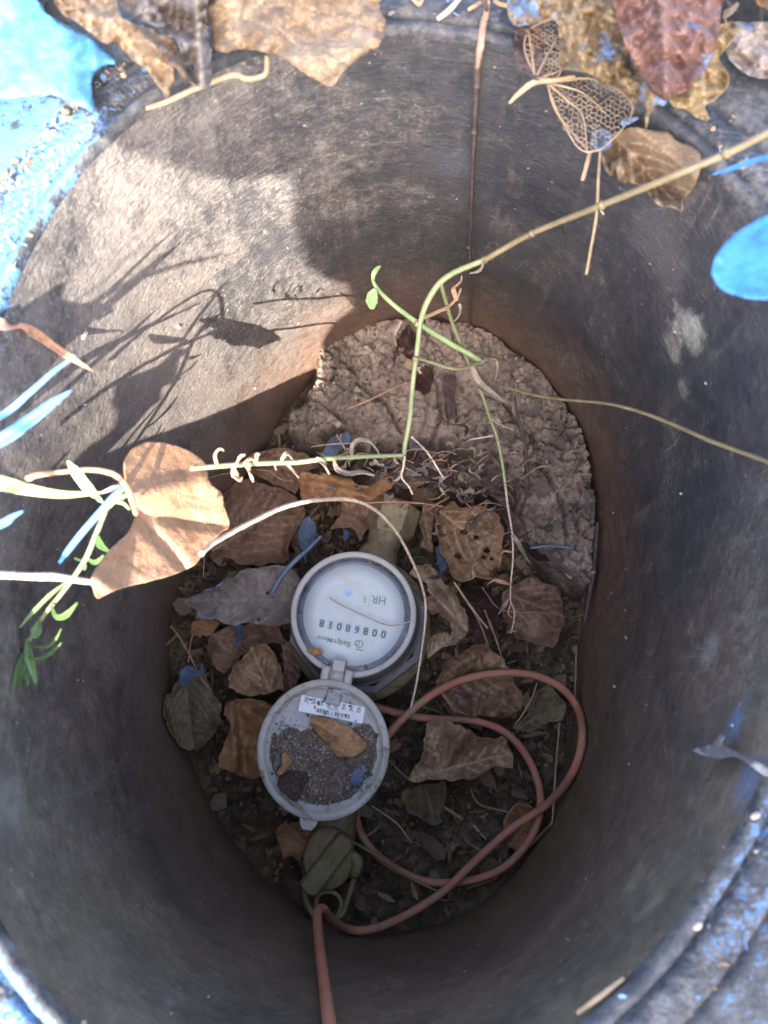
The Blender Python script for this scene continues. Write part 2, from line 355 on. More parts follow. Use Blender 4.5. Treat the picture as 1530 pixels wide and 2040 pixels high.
def rim_mat():
    def f(N, L, b, t):
        c = N('NewGeometry').outputs['Position']; med = ns(N, L, c, 130, 8, .72); fine = ns(N, L, c, 500, 5, .7); big = ns(N, L, c, 22, 6, .65)
        col = mix(N, L, ramp(N, L, mth(N, L, 'ADD', med, mth(N, L, 'MULTIPLY', big, .6)), [(.74, 0), (1.0, 1)]), (.022, .024, .03), (.12, .108, .10))
        at = N('Attribute', attribute_name='spray')
        sm = mth(N, L, 'ADD', at.outputs['Fac'], mth(N, L, 'MULTIPLY', mth(N, L, 'SUBTRACT', mth(N, L, 'MULTIPLY', mth(N, L, 'ADD', mth(N, L, 'ADD', med, fine), big),   .333), .5), 3.8))
        col = mix(N, L, mth(N, L, 'MULTIPLY', ramp(N, L, sm, [(.42, 0), (.62, 1)]), .95), col, mix(N, L, med, (.03, .085, .19), (.085, .22, .40)))
        L(col, b.inputs['Base Color']); b.inputs['Roughness'].default_value = .55
        at2 = N('Attribute', attribute_name='crumb')
        vo = N('TexVoronoi', i_Scale=420); L(c, vo.inputs['Vector'])
        bump(N, L, b, mth(N, L, 'ADD', mth(N, L, 'ADD', med, mth(N, L, 'MULTIPLY', fine, .6)), mth(N, L, 'MULTIPLY', mth(N, L, 'MULTIPLY', vo.outputs[0], at2.outputs['Fac']), .7)), .0011)
    return mat('rim_plastic', f)
def soil_mat():
    def f(N, L, b, t):
        c = coords(N, L, False); at = N('Attribute', attribute_name='mud'); hgt = N('Attribute', attribute_name='lump')
        n1 = ns(N, L, c, 70, 8, .65); n2 = ns(N, L, c, 420, 6, .75); n3 = ns(N, L, c, 30, 5, .6)
        mud = ramp(N, L, mth(N, L, 'ADD', mth(N, L, 'MULTIPLY', n1, .6), mth(N, L, 'MULTIPLY', n2, .4)), [(.36, (.14, .108, .085)), (.5, (.31, .235, .185)), (.64, (.48, .38, .31))])
        mud = mix(N, L, ramp(N, L, ns(N, L, c, 150, 7, .8), [(.50, 0), (.62, .85)]), mud, (.05, .048, .045)); mud = mix(N, L, ramp(N, L, n3, [(.42, .8), (.56, 0)]), mud, (.13, .105, .09)); wl = N('TexNoise', i_Scale=11, i_Detail=3); L(c, wl.inputs['Vector']); mud = mix(N, L, ramp(N, L, wl.outputs[0], [(.45, 0), (.62, .55)]), mud, (.40, .30, .245))
        mud = mix(N, L, hgt.outputs['Fac'], mix(N, L, .6, mud, (.03, .024, .018)), mud)
        lit = ramp(N, L, n1, [(.36, (.045, .032, .02)), (.55, (.12, .085, .05)), (.7, (.22, .155, .09))])
        lit = mix(N, L, ramp(N, L, n2, [(.60, 0), (.68, .7)]), lit, (.13, .10, .06))
        col = mix(N, L, at.outputs['Fac'], lit, mud)
        L(col, b.inputs['Base Color']); b.inputs['Roughness'].default_value = .85; b.inputs['Specular IOR Level'].default_value = .25
        bump(N, L, b, mth(N, L, 'ADD', n2, mth(N, L, 'MULTIPLY', n1, .6)), .0016)
    return mat('clay_soil', f)
def ground_mat():
    def f(N, L, b, t):
        c = coords(N, L, False); n1 = ns(N, L, c, 18, 8, .68); n2 = ns(N, L, c, 240, 6, .75)
        col = ramp(N, L, mth(N, L, 'ADD', mth(N, L, 'MULTIPLY', n1, .6), mth(N, L, 'MULTIPLY', n2, .4)), [(.36, (.022, .019, .014)), (.52, (.075, .06, .042)), (.68, (.17, .13, .09))])
        at = N('Attribute', attribute_name='spray'); sm = mth(N, L, 'ADD', at.outputs['Fac'], mth(N, L, 'MULTIPLY', mth(N, L, 'SUBTRACT', n1, .5), 3.))
        col = mix(N, L, ramp(N, L, sm, [(.4, 0), (.55, .95)]), col, mix(N, L, n2, (.02, .075, .18), (.075, .21, .40)))
        L(col, b.inputs['Base Color']); b.inputs['Roughness'].default_value = .85; bump(N, L, b, mth(N, L, 'ADD', n2, n1), .003)
    return mat('ground_soil', f)
def bits_mat():
    def f(N, L, b, t):
        a = N('Attribute', attribute_name='tint'); c = coords(N, L, False)
        L(mix(N, L, mth(N, L, 'MULTIPLY', ns(N, L, c, 500, 4, .7), .5), a.outputs['Color'], (.04, .03, .02)), b.inputs['Base Color']); b.inputs['Roughness'].default_value = .75
        bump(N, L, b, ns(N, L, c, 600, 4, .7), .0006)
    return mat('loose_bits', f)
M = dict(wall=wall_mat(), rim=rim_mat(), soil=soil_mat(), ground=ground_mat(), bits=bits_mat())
M['tan'] = leafmat('tan_dead_leaf', (.165,.10,.06), (.28,.19,.115), (.38,.28,.185), (.58,.44,.28), .55)
M['suntan'] = leafmat('smooth_tan_leaf', (.38,.205,.11), (.47,.265,.145), (.54,.32,.20), (.34,.17,.09), .7, spots=.3, transl=.12, bmp=.0005)
M['brown'] = leafmat('brown_dead_leaf', (.22,.125,.065), (.36,.21,.115), (.50,.33,.19), (.60,.44,.28), .75)
M['orange'] = leafmat('orange_dead_leaf', (.30,.145,.06), (.44,.22,.10), (.56,.33,.17), (.45,.28,.14), .75)
M['dull'] = leafmat('dull_brown_leaf', (.19,.10,.06), (.29,.165,.105), (.40,.24,.15), (.44,.30,.2), .75)
M['reddish'] = leafmat('reddish_leaf', (.13,.06,.042), (.20,.10,.075), (.27,.16,.13), (.40,.25,.20), .4, paint=.12, rough=.4)
M['painttan'] = leafmat('paint_spotted_leaf', (.17,.11,.055), (.27,.19,.105), (.34,.26,.165), (.5,.38,.22), .4, paint=.30, spots=.6)
M['yellow'] = leafmat('yellow_tan_leaf', (.20,.125,.055), (.30,.205,.095), (.36,.265,.14), (.5,.4,.25), .4, spots=.8)
M['grey'] = leafmat('grey_leaf', (.16,.13,.115), (.27,.22,.19), (.36,.30,.25), (.3,.25,.2), .75, paint=.10, spots=.7)
M['greyed'] = leafmat('grey_weathered_leaf', (.13,.12,.125), (.22,.20,.20), (.32,.30,.30), (.4,.38,.36), .3, rough=.4)
M['purple'] = leafmat('purple_brown_leaf', (.05,.03,.032), (.10,.062,.06), (.17,.11,.105), (.24,.17,.15), .4, rough=.45)
M['maroon'] = leafmat('maroon_leaf', (.035,.016,.014), (.065,.03,.026), (.11,.055,.04), (.14,.08,.06), .4, rough=.4)
M['olive'] = leafmat('olive_brown_leaf', (.12,.09,.045), (.20,.15,.08), (.29,.22,.12), (.25,.2,.12), .75)
M['paintleaf'] = leafmat('sky_blue_painted_leaf', (.045,.16,.28), (.06,.20,.34), (.09,.24,.37), (.12,.36,.7), .25, spots=.08, rough=.38, transl=.0, bmp=.0002)
M['bluegreen'] = leafmat('blue_painted_green_leaf', (.035,.18,.44), (.05,.21,.50), (.10,.25,.31), (.05,.35,.85), .3, spots=.05, rough=.5, transl=.05, bmp=.0002)
M['blue'] = leafmat('blue_painted_fragment', (.06,.09,.15), (.10,.14,.21), (.16,.20,.27), (.08,.2,.45), .3, spots=.3, transl=0)
M['blueblade'] = plain('blue_painted_grass', (.05,.16,.38), (.09,.24,.48), 80, .45, .0002)
M['greenblade'] = plain('pale_green_grass', (.24,.29,.10), (.32,.34,.16), 30, .45, .0002)
M['stemgreen'] = plain('green_vine_stem', (.17,.20,.085), (.26,.28,.15), 40, .45, .0003)
M['leafgreen'] = plain('young_green_leaf', (.05,.10,.03), (.10,.17,.055), 50, .45, .0003)
M['limegreen'] = plain('lime_green_leaf', (.20,.29,.11), (.30,.38,.18), 50, .45, .0003)
M['straw'] = plain('straw_stem', (.21,.145,.085), (.35,.255,.155), 120, .6, .0004)
M['paletwig'] = plain('pale_dry_stem', (.36,.26,.19), (.52,.41,.32), 150, .6, .0006, dirt=(.09,.06,.05), dirtlo=.54)
M['darktwig'] = plain('dark_twig_bark', (.04,.028,.025), (.12,.085,.075), 160, .7, .001)
M['barewood'] = plain('peeled_twig_wood', (.26,.17,.115), (.40,.28,.20), 90, .65, .0008, stretch=(6, 6, 1))
M['olivetwig'] = plain('olive_vine_stem', (.15,.115,.06), (.24,.19,.11), 70, .5, .0004)
M['drycurl'] = plain('dry_curled_leaflet', (.11,.085,.065), (.26,.21,.165), 140, .65, .0004)
M['redcurl'] = plain('rusty_curled_leaflet', (.26,.12,.07), (.48,.29,.19), 140, .6, .0004)
M['cable'] = plain('red_brown_cable', (.38,.13,.075), (.52,.20,.125), 40, .6, .0006, dirt=(.34,.22,.13), dirtlo=.47)
M['greyplastic'] = plain('grey_meter_plastic', (.155,.15,.15), (.215,.21,.205), 25, .5, .0003, 300, dirt=(.11,.085,.055), dirtlo=.60)
M['lidplastic'] = plain('pale_grey_lid_plastic', (.28,.26,.225), (.38,.355,.31), 30, .5, .0003, 300, dirt=(.13,.105,.07), dirtlo=.54)
M['ringplastic'] = plain('ring_grey_plastic', (.30,.285,.265), (.38,.365,.34), 30, .45, .0002, 300, dirt=(.16,.13,.10), dirtlo=.60)
M['lidplate'] = plain('lid_inner_plate', (.23,.225,.215), (.33,.325,.31), 40, .4, .0002, 300, dirt=(.05,.042,.035), dirtlo=.52)
M['bronze'] = plain('dull_bronze', (.20,.15,.085), (.34,.265,.165), 60, .6, .0008, 260, .15, dirt=(.05,.04,.022), dirtlo=.55)
M['valve'] = plain('tarnished_brass_valve', (.16,.125,.055), (.28,.22,.11), 70, .6, .0009, 300, .1, dirt=(.05,.042,.018), dirtlo=.56)
M['canblack'] = plain('dark_register_wall', (.03,.034,.045), (.07,.075,.095), 60, .35, .0002)
def dial_mat():
    def f(N, L, b, t):
        c = coords(N, L, False); n = ns(N, L, c, 60, 6, .6)
        col = mix(N, L, ramp(N, L, n, [(.45, 0), (.75, .5)]), (.46, .50, .49), (.36, .36, .30))
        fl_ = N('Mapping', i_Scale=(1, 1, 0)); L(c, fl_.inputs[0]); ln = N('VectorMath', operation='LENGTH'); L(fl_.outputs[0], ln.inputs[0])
        col = mix(N, L, ramp(N, L, mth(N, L, 'MULTIPLY', ln.outputs['Value'], 20), [(.60, 0), (.80, .92)]), col, (.16, .19, .21))  # outer dial darkened in colour for the shade of the ring
        col = mix(N, L, ramp(N, L, ns(N, L, c, 34, 7, .75, .8), [(.52, 0), (.66, .5)]), col, (.40, .36, .27)); dots = N('TexVoronoi', i_Scale=420); L(c, dots.inputs['Vector'])
        col = mix(N, L, mth(N, L, 'MULTIPLY', ramp(N, L, dots.outputs['Distance'], [(.08, 1), (.16, 0)]), ramp(N, L, ns(N, L, c, 130, 3), [(.50, 0), (.56, .85)])), col, (.10, .08, .06))
        L(col, b.inputs['Base Color']); b.inputs['Roughness'].default_value = .5
    return mat('dial_white', f)
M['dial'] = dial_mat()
def glassy():
    def f(N, L, b, t):
        tr = N('BsdfTransparent'); gl = N('BsdfGlossy', i_Roughness=.12); c = coords(N, L, False); n = ns(N, L, c, 90, 6, .7)
        ms = N('MixShader'); L(mth(N, L, 'ADD', .03, mth(N, L, 'MULTIPLY', ramp(N, L, n, [(.5, 0), (.8, 1)]), .10)), ms.inputs[0]); L(tr.outputs[0], ms.inputs[1]); L(gl.outputs[0], ms.inputs[2])
        L(ms.outputs[0], t.nodes['Material Output'].inputs[0])
    return mat('dial_glass', f)
M['glass'] = glassy()
M['ink'] = plain('dark_ink', (.03,.035,.04), (.06,.065,.07), 100, .6, 0.0001)
M['fadedink'] = plain('faded_ink', (.17,.19,.185), (.23,.25,.24), 100, .6, .0001)
M['greenink'] = plain('faded_green_ink', (.12,.20,.08), (.20,.26,.13), 100, .6, .0001)
M['paper'] = plain('sticker_paper', (.60,.60,.60), (.72,.72,.72), 60, .5, .0001, dirt=(.35,.3,.25), dirtlo=.64)
M['window'] = plain('counter_window', (.28,.31,.33), (.40,.43,.44), 100, .4, .0001)
M['paintdab'] = plain('blue_paint_dab', (.22,.36,.56), (.40,.52,.66), 100, .5, .0002)

# ================================================================== THE BARREL
NA = 420
TH = np.linspace(0, 2*math.pi, NA, endpoint=False)
def angd(a, deg): return np.abs((np.degrees(a)-deg+180) % 360-180)
# strength of the blue spray round the rim by angle (0 = right, 90 = far, 180 = left, 270 = near)
def spray_at(th):
    d = lambda c, w: np.exp(-(angd(th, c)/w)**2)
    return .95*d(160, 28)+.6*d(200, 25)+.42*d(232, 14)+.45*d(-38, 26)+.3*d(-10, 14)+.35*d(135, 8)
def lathe_theta(prof):
    V = []; 
    for (f, z) in prof: 
        r = f(TH, z); V.append(np.stack([C0[0]+r*np.cos(TH), C0[1]+r*np.sin(TH), np.full(NA, 0.)+z], 1))
    n = len(prof); V = np.concatenate(V); F = [[i*NA+j, i*NA+(j+1) % NA, (i+1)*NA+(j+1) % NA, (i+1)*NA+j] for i in range(n-1) for j in range(NA)]
    return V, F
zs = np.r_[np.linspace(-.47, -.02, 80), -.014, -.010, -.007, -.005]
V, F = lathe_theta([((lambda th, z: wallr(th, z)+.0012*fbm(th*6+3, np.full_like(th, z*30), 3, 4)), z) for z in zs])
spr = np.clip(spray_at(np.tile(TH, len(zs)))*.5-.33+np.repeat(np.clip((zs+.03)/.03, -8, 1), NA)*.28, -2, 1)
box = empty('meter_box', (0, .088, -.47)); tag(box, 'round black plastic meter box sunk in the ground with blue spray paint on its rim', 'meter box')
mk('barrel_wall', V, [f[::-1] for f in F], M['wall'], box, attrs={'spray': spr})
prof = [(0,-.005),(.0004,-.002),(.0014,-.0004),(.003,.0002),(.0048,0),(.0060,-.0007),(.0066,-.0026),(.0076,-.0030),(.0084,-.0006),(.0098,.0004),(.013,.0006),(.017,.0004),(.020,-.0002),
        (.0222,-.0012),(.0230,-.0036),(.0242,-.0036),(.0252,-.0016),(.029,-.0012),(.036,-.0012),(.046,-.0014),(.058,-.0016),(.0615,-.003),(.0635,-.012),(.065,-.03)]
rV = []; spr = []; crb = []
for d, z in prof:
    r = ev(CR, TH)+d; nz = .0007*fbm(TH*40, np.full_like(TH, d*160), 4, 9)+.0006*fbm(TH*9, np.full_like(TH, d*30), 2, 19)
    if .008 < d < .022: nz = nz+.0011*np.abs(fbm(TH*70, np.full_like(TH, d*300), 3, 31))
    rV.append(np.stack([C0[0]+r*np.cos(TH), C0[1]+r*np.sin(TH), z+nz*(z > -.02)], 1))
    spr.append(spray_at(TH)-(.12 if .021 < d < .026 else 0)-(.35 if d < .002 else .0)); crb.append(np.full(NA, 1. if .007 < d < .022 else .2))
n = len(prof); F = [[i*NA+j, i*NA+(j+1) % NA, (i+1)*NA+(j+1) % NA, (i+1)*NA+j] for i in range(n-1) for j in range(NA)]
mk('rim', np.concatenate(rV), [f[::-1] for f in F], M['rim'], box, attrs={'spray': np.concatenate(spr), 'crumb': np.concatenate(crb)})

# ================================================================== GROUND round the box
rad = np.r_[.0625, .064, .066, .068, .071, .076, .083, .09, .10, .11, .125, .14, .16, .18, .21, .25, .3, .4, .6, 1., 2., 4., 9., 20., 60.]
gV = []; spr = []
for i, d in enumerate(rad):
    r = ev(CR, TH)+d; x = C0[0]+r*np.cos(TH); y = C0[1]+r*np.sin(TH); a = min(1, i/3)*min(.012, .004+.02*d)*(1 if d < 1 else d**.6)
    gV.append(np.stack([x, y, -.0085+a*fbm(x*18/(1+d*2), y*18/(1+d*2), 5, 40)], 1)); spr.append(spray_at(TH)*1.05-max(0, d-.10)*4)
n = len(rad); F = [[i*NA+j, (i+1)*NA+j, (i+1)*NA+(j+1) % NA, i*NA+(j+1) % NA] for i in range(n-1) for j in range(NA)]
g = mk('ground', np.concatenate(gV), F, M['ground'], attrs={'spray': np.concatenate(spr)}, origin=(0, 0, 0)); g['kind'] = 'structure'

# ================================================================== SOIL IN THE BARREL
MUD = [(620,735),(606,765),(600,785),(575,800),(562,825),(560,850),(575,885),(600,893),(640,882),(668,875),(700,882),(730,905),(790,905),(850,885),(905,905),(960,950),(1000,985),(1035,1060),(1060,1090),
       (1090,1130),(1130,1160),(1165,1185),(1300,1200),(1400,900),(1300,600),(1000,400),(700,450),(600,640)]
MUDW = [at0(x, y, -.372)[:2] for x, y in MUD]
CRACK = [[(650,700),(700,730),(720,770),(770,800),(800,860)], [(900,660),(930,720),(1000,790),(1040,860),(1120,900)], [(1060,860),(1075,930),(1120,1000),(1130,1060)], [(870,760),(880,820),(860,880)], [(597,785),(640,800),(668,822),(700,850),(705,880)], [(1060,700),(1110,760),(1150,830),(1170,900)], [(985,900),(1010,940),(1055,985)], [(1030,640),(1085,700),(1140,790)]]
CRW = [[at0(x, y, -.372)[:2] for x, y in c] for c in CRACK]
st_ = .00125; xs = np.arange(-.26, .26, st_); ys = np.arange(-.22, .40, st_); X, Y = np.meshgrid(xs, ys); shp = X.shape
P2 = np.stack([X.ravel(), Y.ravel()], 1); q = P2-C0; rr = np.hypot(q[:,0], q[:,1]); thq = np.arctan2(q[:,1], q[:,0]); gap = wallr(thq, np.full(len(rr), -.40))-rr
xw, yw = P2[:,0], P2[:,1]
def soil_height(P2, gap):
    xw, yw = P2[:,0], P2[:,1]
    ins = inpoly(P2, MUDW); sd = seg_dist(P2, MUDW+[MUDW[0]]); sd = np.where(ins, sd, -sd)+.006*fbm(xw*70, yw*70, 3, 50)
    sd = sd+.010*fbm(xw*38, yw*38, 3, 151); mud = sstep(-.006, .013, sd)
    wx = xw+.004*fbm(xw*80, yw*80, 2, 51); wy = yw+.004*fbm(xw*80, yw*80, 2, 61)
    f1, f2, i1 = worley(wx*75, wy*75, 1); g1, g2, i2 = worley(wx*190, wy*190, 2); h1, h2, i3 = worley(wx*420, wy*420, 3)
    cr1 = sstep(0, .22, f2-f1); cr2 = sstep(0, .25, g2-g1)
    soft = .35+.65*sstep(-.25, .25, fbm(xw*22, yw*22, 2, 70))
    zm = -.373+.010*fbm(xw*16, yw*16, 3, 52)+soft*(.0065*(i1-.5)+.0045*cr1+.0030*(i2-.5)+.0026*cr2)+.0018*(1-h1)*soft+.0050*fbm(xw*120, yw*120, 4, 53)
    for c in CRW: zm = zm-.012*np.exp(-((seg_dist(P2, c)+.001*fbm(xw*200, yw*200, 2, 3))/.0016)**2)
    zl = -.430+.010*fbm(xw*22, yw*22, 4, 54)+.003*(1-g1)+.0015*(1-h1)
    z = zl*(1-mud)+zm*mud
    gapw = .0075+.006*vnoise(thq_of(P2)*14, np.zeros(len(P2)), 5)
    right = sstep(-.02, .04, xw)
    z = z-.035*mud*right*(1-sstep(gapw*.35, gapw, gap))
    z = z+.012*(1-mud)*np.exp(-np.clip(gap, 0, 1)/.02)*.6
    return z, mud, np.clip(cr1*.5+cr2*.3+.25*i1+.1, 0, 1)
def thq_of(P2): q = P2-C0; return np.arctan2(q[:,1], q[:,0])
Z, MU, LP = soil_height(P2, gap)
keep = gap > -.012; idx = -np.ones(len(P2), int); idx[keep] = np.arange(keep.sum()); ID = idx.reshape(shp)
a, b, c, d = ID[:-1,:-1].ravel(), ID[:-1,1:].ravel(), ID[1:,1:].ravel(), ID[1:,:-1].ravel(); ok = (a >= 0) & (b >= 0) & (c >= 0) & (d >= 0)
F = np.stack([a, b, c, d], 1)[ok]
so_ = mk('soil_floor', np.c_[P2, Z][keep], F, M['soil'], attrs={'mud': MU[keep], 'lump': LP[keep]}, origin=(0, 0, 0)); so_['kind'] = 'structure'
def soilz(x, y):
    P = np.array([[x, y]], float); q = P-C0; return float(soil_height(P, wallr(np.arctan2(q[:,1], q[:,0]), np.array([-.4]))-np.hypot(q[:,0], q[:,1]))[0][0])
def onsoil(px, py, up=.004, z=-.40):
    """point on the pit bottom seen along this line of sight"""
    for _ in range(6):
        p = pt(px, py, z, .004); z = .5*z+.5*(soilz(p[0], p[1])+up)
    return pt(px, py, z, .004)

# ================================================================== LOOSE STUFF: crumbs, litter shreds, specks
def shreds(name, places, label, cat, tints, smin, smax, thin=False):
    parts = []; tint = []
    for p in places:
        s = random.uniform(smin, smax)*(1 if random.random() < .8 else 1.7); a0 = random.random()*6.28
        tl = Matrix.Rotation(random.uniform(-.8, .8), 3, 'X') @ Matrix.Rotation(random.uniform(-.8, .8), 3, 'Y') @ Matrix.Rotation(a0, 3, 'Z')
        k = random.randint(5, 7); asp = random.uniform(.05, .09) if thin else random.uniform(.12, .3) if random.random() < .45 else random.uniform(.5, 1); cu = random.uniform(-.3, .3)
        vs = [(0, 0, cu*s*.5)]
        for j in range(k):
            an = 6.283*j/k; r = s*random.uniform(.6, 1.1); vs.append((r*math.cos(an), r*math.sin(an)*asp, random.uniform(-.12, .12)*s))
        vs = [list(tl @ Vector(v)+Vector(p)) for v in vs]; parts.append((vs, [[0, 1+j, 1+(j+1) % k] for j in range(k)])); c = random.choice(tints); f = random.uniform(.6, 1.3)
        tint += [[x*f for x in c]]*len(vs)
    V, F = merge(parts); o = mk(name, V, F, M['bits'], smooth=False, attrs={'tint': np.array(tint)}, origin=(0, 0, 0)); solid(o, .00018); tag(o, label, cat, kind='stuff'); return o
def rndfloor(cond):
    while True:
        th = random.uniform(0, 6.283); r = wallr(th, -.41)*math.sqrt(random.random())*.985; x, y = C0[0]+r*math.cos(th), C0[1]+r*math.sin(th)
        P = np.array([[x, y]]); m = inpoly(P, MUDW)[0]
        if cond(m): return x, y
brn = [(.17,.10,.055),(.26,.16,.085),(.10,.065,.04),(.06,.045,.03),(.32,.21,.13),(.15,.12,.07),(.05,.042,.035)]
pl = []
for i in range(7500):
    x, y = rndfloor(lambda m: (not m) or random.random() < .05); pl.append((x, y, soilz(x, y)+random.uniform(0, .007)))
shreds('leaf_litter', pl, 'dark crumbled leaf litter covering the bottom of the pit round the meter', 'leaf litter', brn+brn+[(.20,.13,.08),(.30,.2,.12),(.25,.16,.09)], .0010, .0042)
pl = []
for i in range(700):
    x, y = rndfloor(lambda m: m); pl.append((x, y, soilz(x, y)+random.uniform(0, .0015)))
shreds('clay_crumbs', pl, 'small crumbs of dry clay lying on the earth at the far side of the pit', 'soil crumbs', [(.25,.18,.13),(.14,.10,.08),(.06,.055,.05),(.34,.26,.2),(.42,.36,.3)], .0008, .0024)
pl = []
for i in range(1500):
    th = random.gauss(math.radians(158), .42) if random.random() < .55 else random.uniform(0, 6.283); d = random.choice([random.uniform(.007, .024), random.uniform(.018, .025), random.uniform(.0, .05)])
    r = float(ev(CR, th))+d; 
    if d > .026 and angd(th, 165) < 45: d = random.uniform(.019, .026); r = float(ev(CR, th))+d
    pl.append((C0[0]+r*math.cos(th), C0[1]+r*math.sin(th), .0006+random.uniform(0, .0006)))
shreds('rim_debris', pl, 'tan crumbs and shreds of leaf caught along the rim of the box', 'debris', [(.34,.22,.12),(.22,.15,.09),(.12,.26,.46),(.18,.17,.17),(.12,.22,.4),(.40,.28,.16),(.05,.05,.05)], .0005, .0018)
pl = []
for i in range(150):
    th = random.uniform(0, 6.283); z = -random.random()**1.3*.33-.004; r = float(wallr(th, z))-.0005; pl.append((C0[0]+r*math.cos(th), C0[1]+r*math.sin(th), z))
shreds('wall_flecks', pl, 'tiny pale flecks stuck to the inside wall of the box', 'flecks', [(.4,.36,.3),(.3,.26,.2),(.45,.42,.37),(.22,.19,.15)], .0004, .0012)
pl = []
for i in range(2600):
    th = random.uniform(0, 6.283); d = .064+abs(random.gauss(0, .09)); th = th if angd(th, 160) > 32 or random.random() < .05 else th+3; r = float(ev(CR, th))+d; pl.append((C0[0]+r*math.cos(th), C0[1]+r*math.sin(th), -.004+random.uniform(0, .004)))
shreds('ground_litter', pl, 'broken dead leaves and bark scattered on the soil outside the rim', 'ground litter', brn, .002, .008)

pl = []
for i in range(430):
    x, y = rndfloor(lambda m: not m); pl.append((x, y, soilz(x, y)+random.uniform(.004, .013)))
shreds('leaf_fragments', pl, 'larger torn pieces of dead leaf heaped in the litter on the pit bottom', 'leaf litter', [(.24,.14,.075),(.32,.19,.10),(.16,.10,.06),(.10,.065,.04),(.20,.14,.085),(.38,.25,.15)], .0045, .0115)
pl = []
for i in range(520):
    x, y = rndfloor(lambda m: (not m) or random.random() < .12); pl.append((x, y, soilz(x, y)+random.uniform(.002, .011)))
shreds('dry_needles', pl, 'dry needles and shredded stems strewn over the bottom of the pit', 'dry needles', [(.34,.24,.14),(.24,.16,.09),(.14,.09,.05),(.42,.32,.2),(.1,.07,.045)], .004, .011, thin=True)

M['bluestalk'] = plain('dusty_blue_stalk', (.10,.15,.24), (.16,.22,.32), 90, .6, .0004, dirt=(.15,.12,.09), dirtlo=.56)
# ================================================================== WATER METER
def lathe(c, prof, seg=96, sx=1., sy=1., rot=0., wob=0.):
    V = []; F = []; n = len(prof)
    for r, z in prof:
        for j in range(seg):
            a = 2*math.pi*j/seg; x, y = r*math.cos(a)*sx, r*math.sin(a)*sy; V.append((c[0]+x*math.cos(rot)-y*math.sin(rot), c[1]+x*math.sin(rot)+y*math.cos(rot), c[2]+z))
    for i in range(n-1):
        for j in range(seg): F.append([i*seg+(j+1) % seg, i*seg+j, (i+1)*seg+j, (i+1)*seg+(j+1) % seg])
    return V, F
def discf(c, r, z, seg=96, sx=1, sy=1, rot=0):
    V, F = lathe(c, [(r, z), (r*.66, z), (r*.33, z), (.0001, z)], seg, sx, sy, rot); return V, F
def boxf(c, ex, ey, ez, u0, u1, v0, v1, w0, w1, bev=0):
    c, ex, ey, ez = map(np.array, (c, ex, ey, ez)); b = bev
    V = []
    for w_, s in ((w0, 0), (w1-b, 0), (w1, b)) if b else ((w0, 0), (w1, 0)):
        for u, v in ((u0+s, v0+s), (u1-s, v0+s), (u1-s, v1-s), (u0+s, v1-s)): V.append(c+ex*u+ey*v+ez*w_)
    n = len(V)//4; F = [[3, 2, 1, 0], [4*n-4, 4*n-3, 4*n-2, 4*n-1]] + [[4*i+j, 4*i+(j+1) % 4, 4*i+4+(j+1) % 4, 4*i+4+j] for i in range(n-1) for j in range(4)]
    return np.array(V), F
ZM = -.300; mc = at0(704, 1222, ZM); R0 = .0487
meter = empty('water_meter', (mc[0], mc[1], -.42)); tag(meter, 'grey plastic water meter with a white dial and its hinged cover lying open', 'water meter')
ang = math.radians(170); ex = np.array([math.cos(ang), math.sin(ang), 0]); ey = np.array([-math.sin(ang), math.cos(ang), 0]); ez = np.array([0, 0, 1.])
V, F = lathe(mc, [(.0440,-.004),(.0442,-.0006),(.0447,0),(.0478,0),(.0485,-.0006),(.0488,-.0022),(.0492,-.006)], 128); mk('register_ring', V, F, M['ringplastic'], meter)
V, F = lathe(mc, [(.0492,-.006),(.0500,-.014),(.0512,-.024),(.0520,-.034),(.0524,-.042),(.0525,-.050),(.0545,-.0505),(.0545,-.060),(.0525,-.0605),(.050,-.066)], 128)
mk('housing', V, F, M['greyplastic'], meter)
V, F = lathe(mc+np.array([.002,-.003,0]), [(.0535,-.0560),(.0590,-.0575),(.0605,-.062),(.0605,-.070),(.058,-.073),(.050,-.074)], 8, rot=.25); mk('flange', V, F, M['greyplastic'], meter, smooth=False)
V, F = lathe(mc+np.array([.003,-.004,0]), [(.050,-.070),(.0595,-.076),(.061,-.084),(.058,-.098),(.050,-.112),(.03,-.118)], 64, sx=1.02, sy=1.05); mk('meter_body', V, F, M['bronze'], meter)
V, F = lathe(mc, [(.0441,-.0035),(.0436,-.0075),(.0408,-.0085),(.0392,-.0087)], 128); mk('register_wall', V, F, M['canblack'], meter)
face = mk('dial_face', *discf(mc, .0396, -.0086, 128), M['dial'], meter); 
face.location = (mc[0]-meter['_o'][0], mc[1]-meter['_o'][1], 0); 
for v in face.data.vertices: v.co.x -= face.location.x; v.co.y -= face.location.y
face['_o'] = mc.tolist()[:2]+[meter['_o'][2]]
def sub(name, V, F, m, par, **k):
    return mk(name, V, F, m, par, **k)
PX = .000388; DZ = -.0086
def dia(u, v, w=0): return mc+ex*u*PX+ey*v*PX+ez*(DZ+w)
def text(name, s, c, exx, eyy, size, m, par, bold=False, depth=.0001):
    cu = bpy.data.curves.new(name, 'FONT'); cu.body = s; cu.size = size; cu.align_x = 'CENTER'; cu.align_y = 'CENTER'; cu.extrude = depth; cu.resolution_u = 2
    if bold: cu.offset = size*.02
    o = bpy.data.objects.new(name, cu); COL.objects.link(o); dg = bpy.context.evaluated_depsgraph_get(); dg.update(); me = bpy.data.meshes.new_from_object(o.evaluated_get(dg))
    V = [np.array(c)+np.array(exx)*v.co.x+np.array(eyy)*v.co.y+np.array([0, 0, 1])*v.co.z for v in me.vertices]; F = [list(p.vertices) for p in me.polygons]
    bpy.data.objects.remove(o); bpy.data.curves.remove(cu); r = mk(name, V, F, m, par, smooth=False); bpy.data.meshes.remove(me); return r
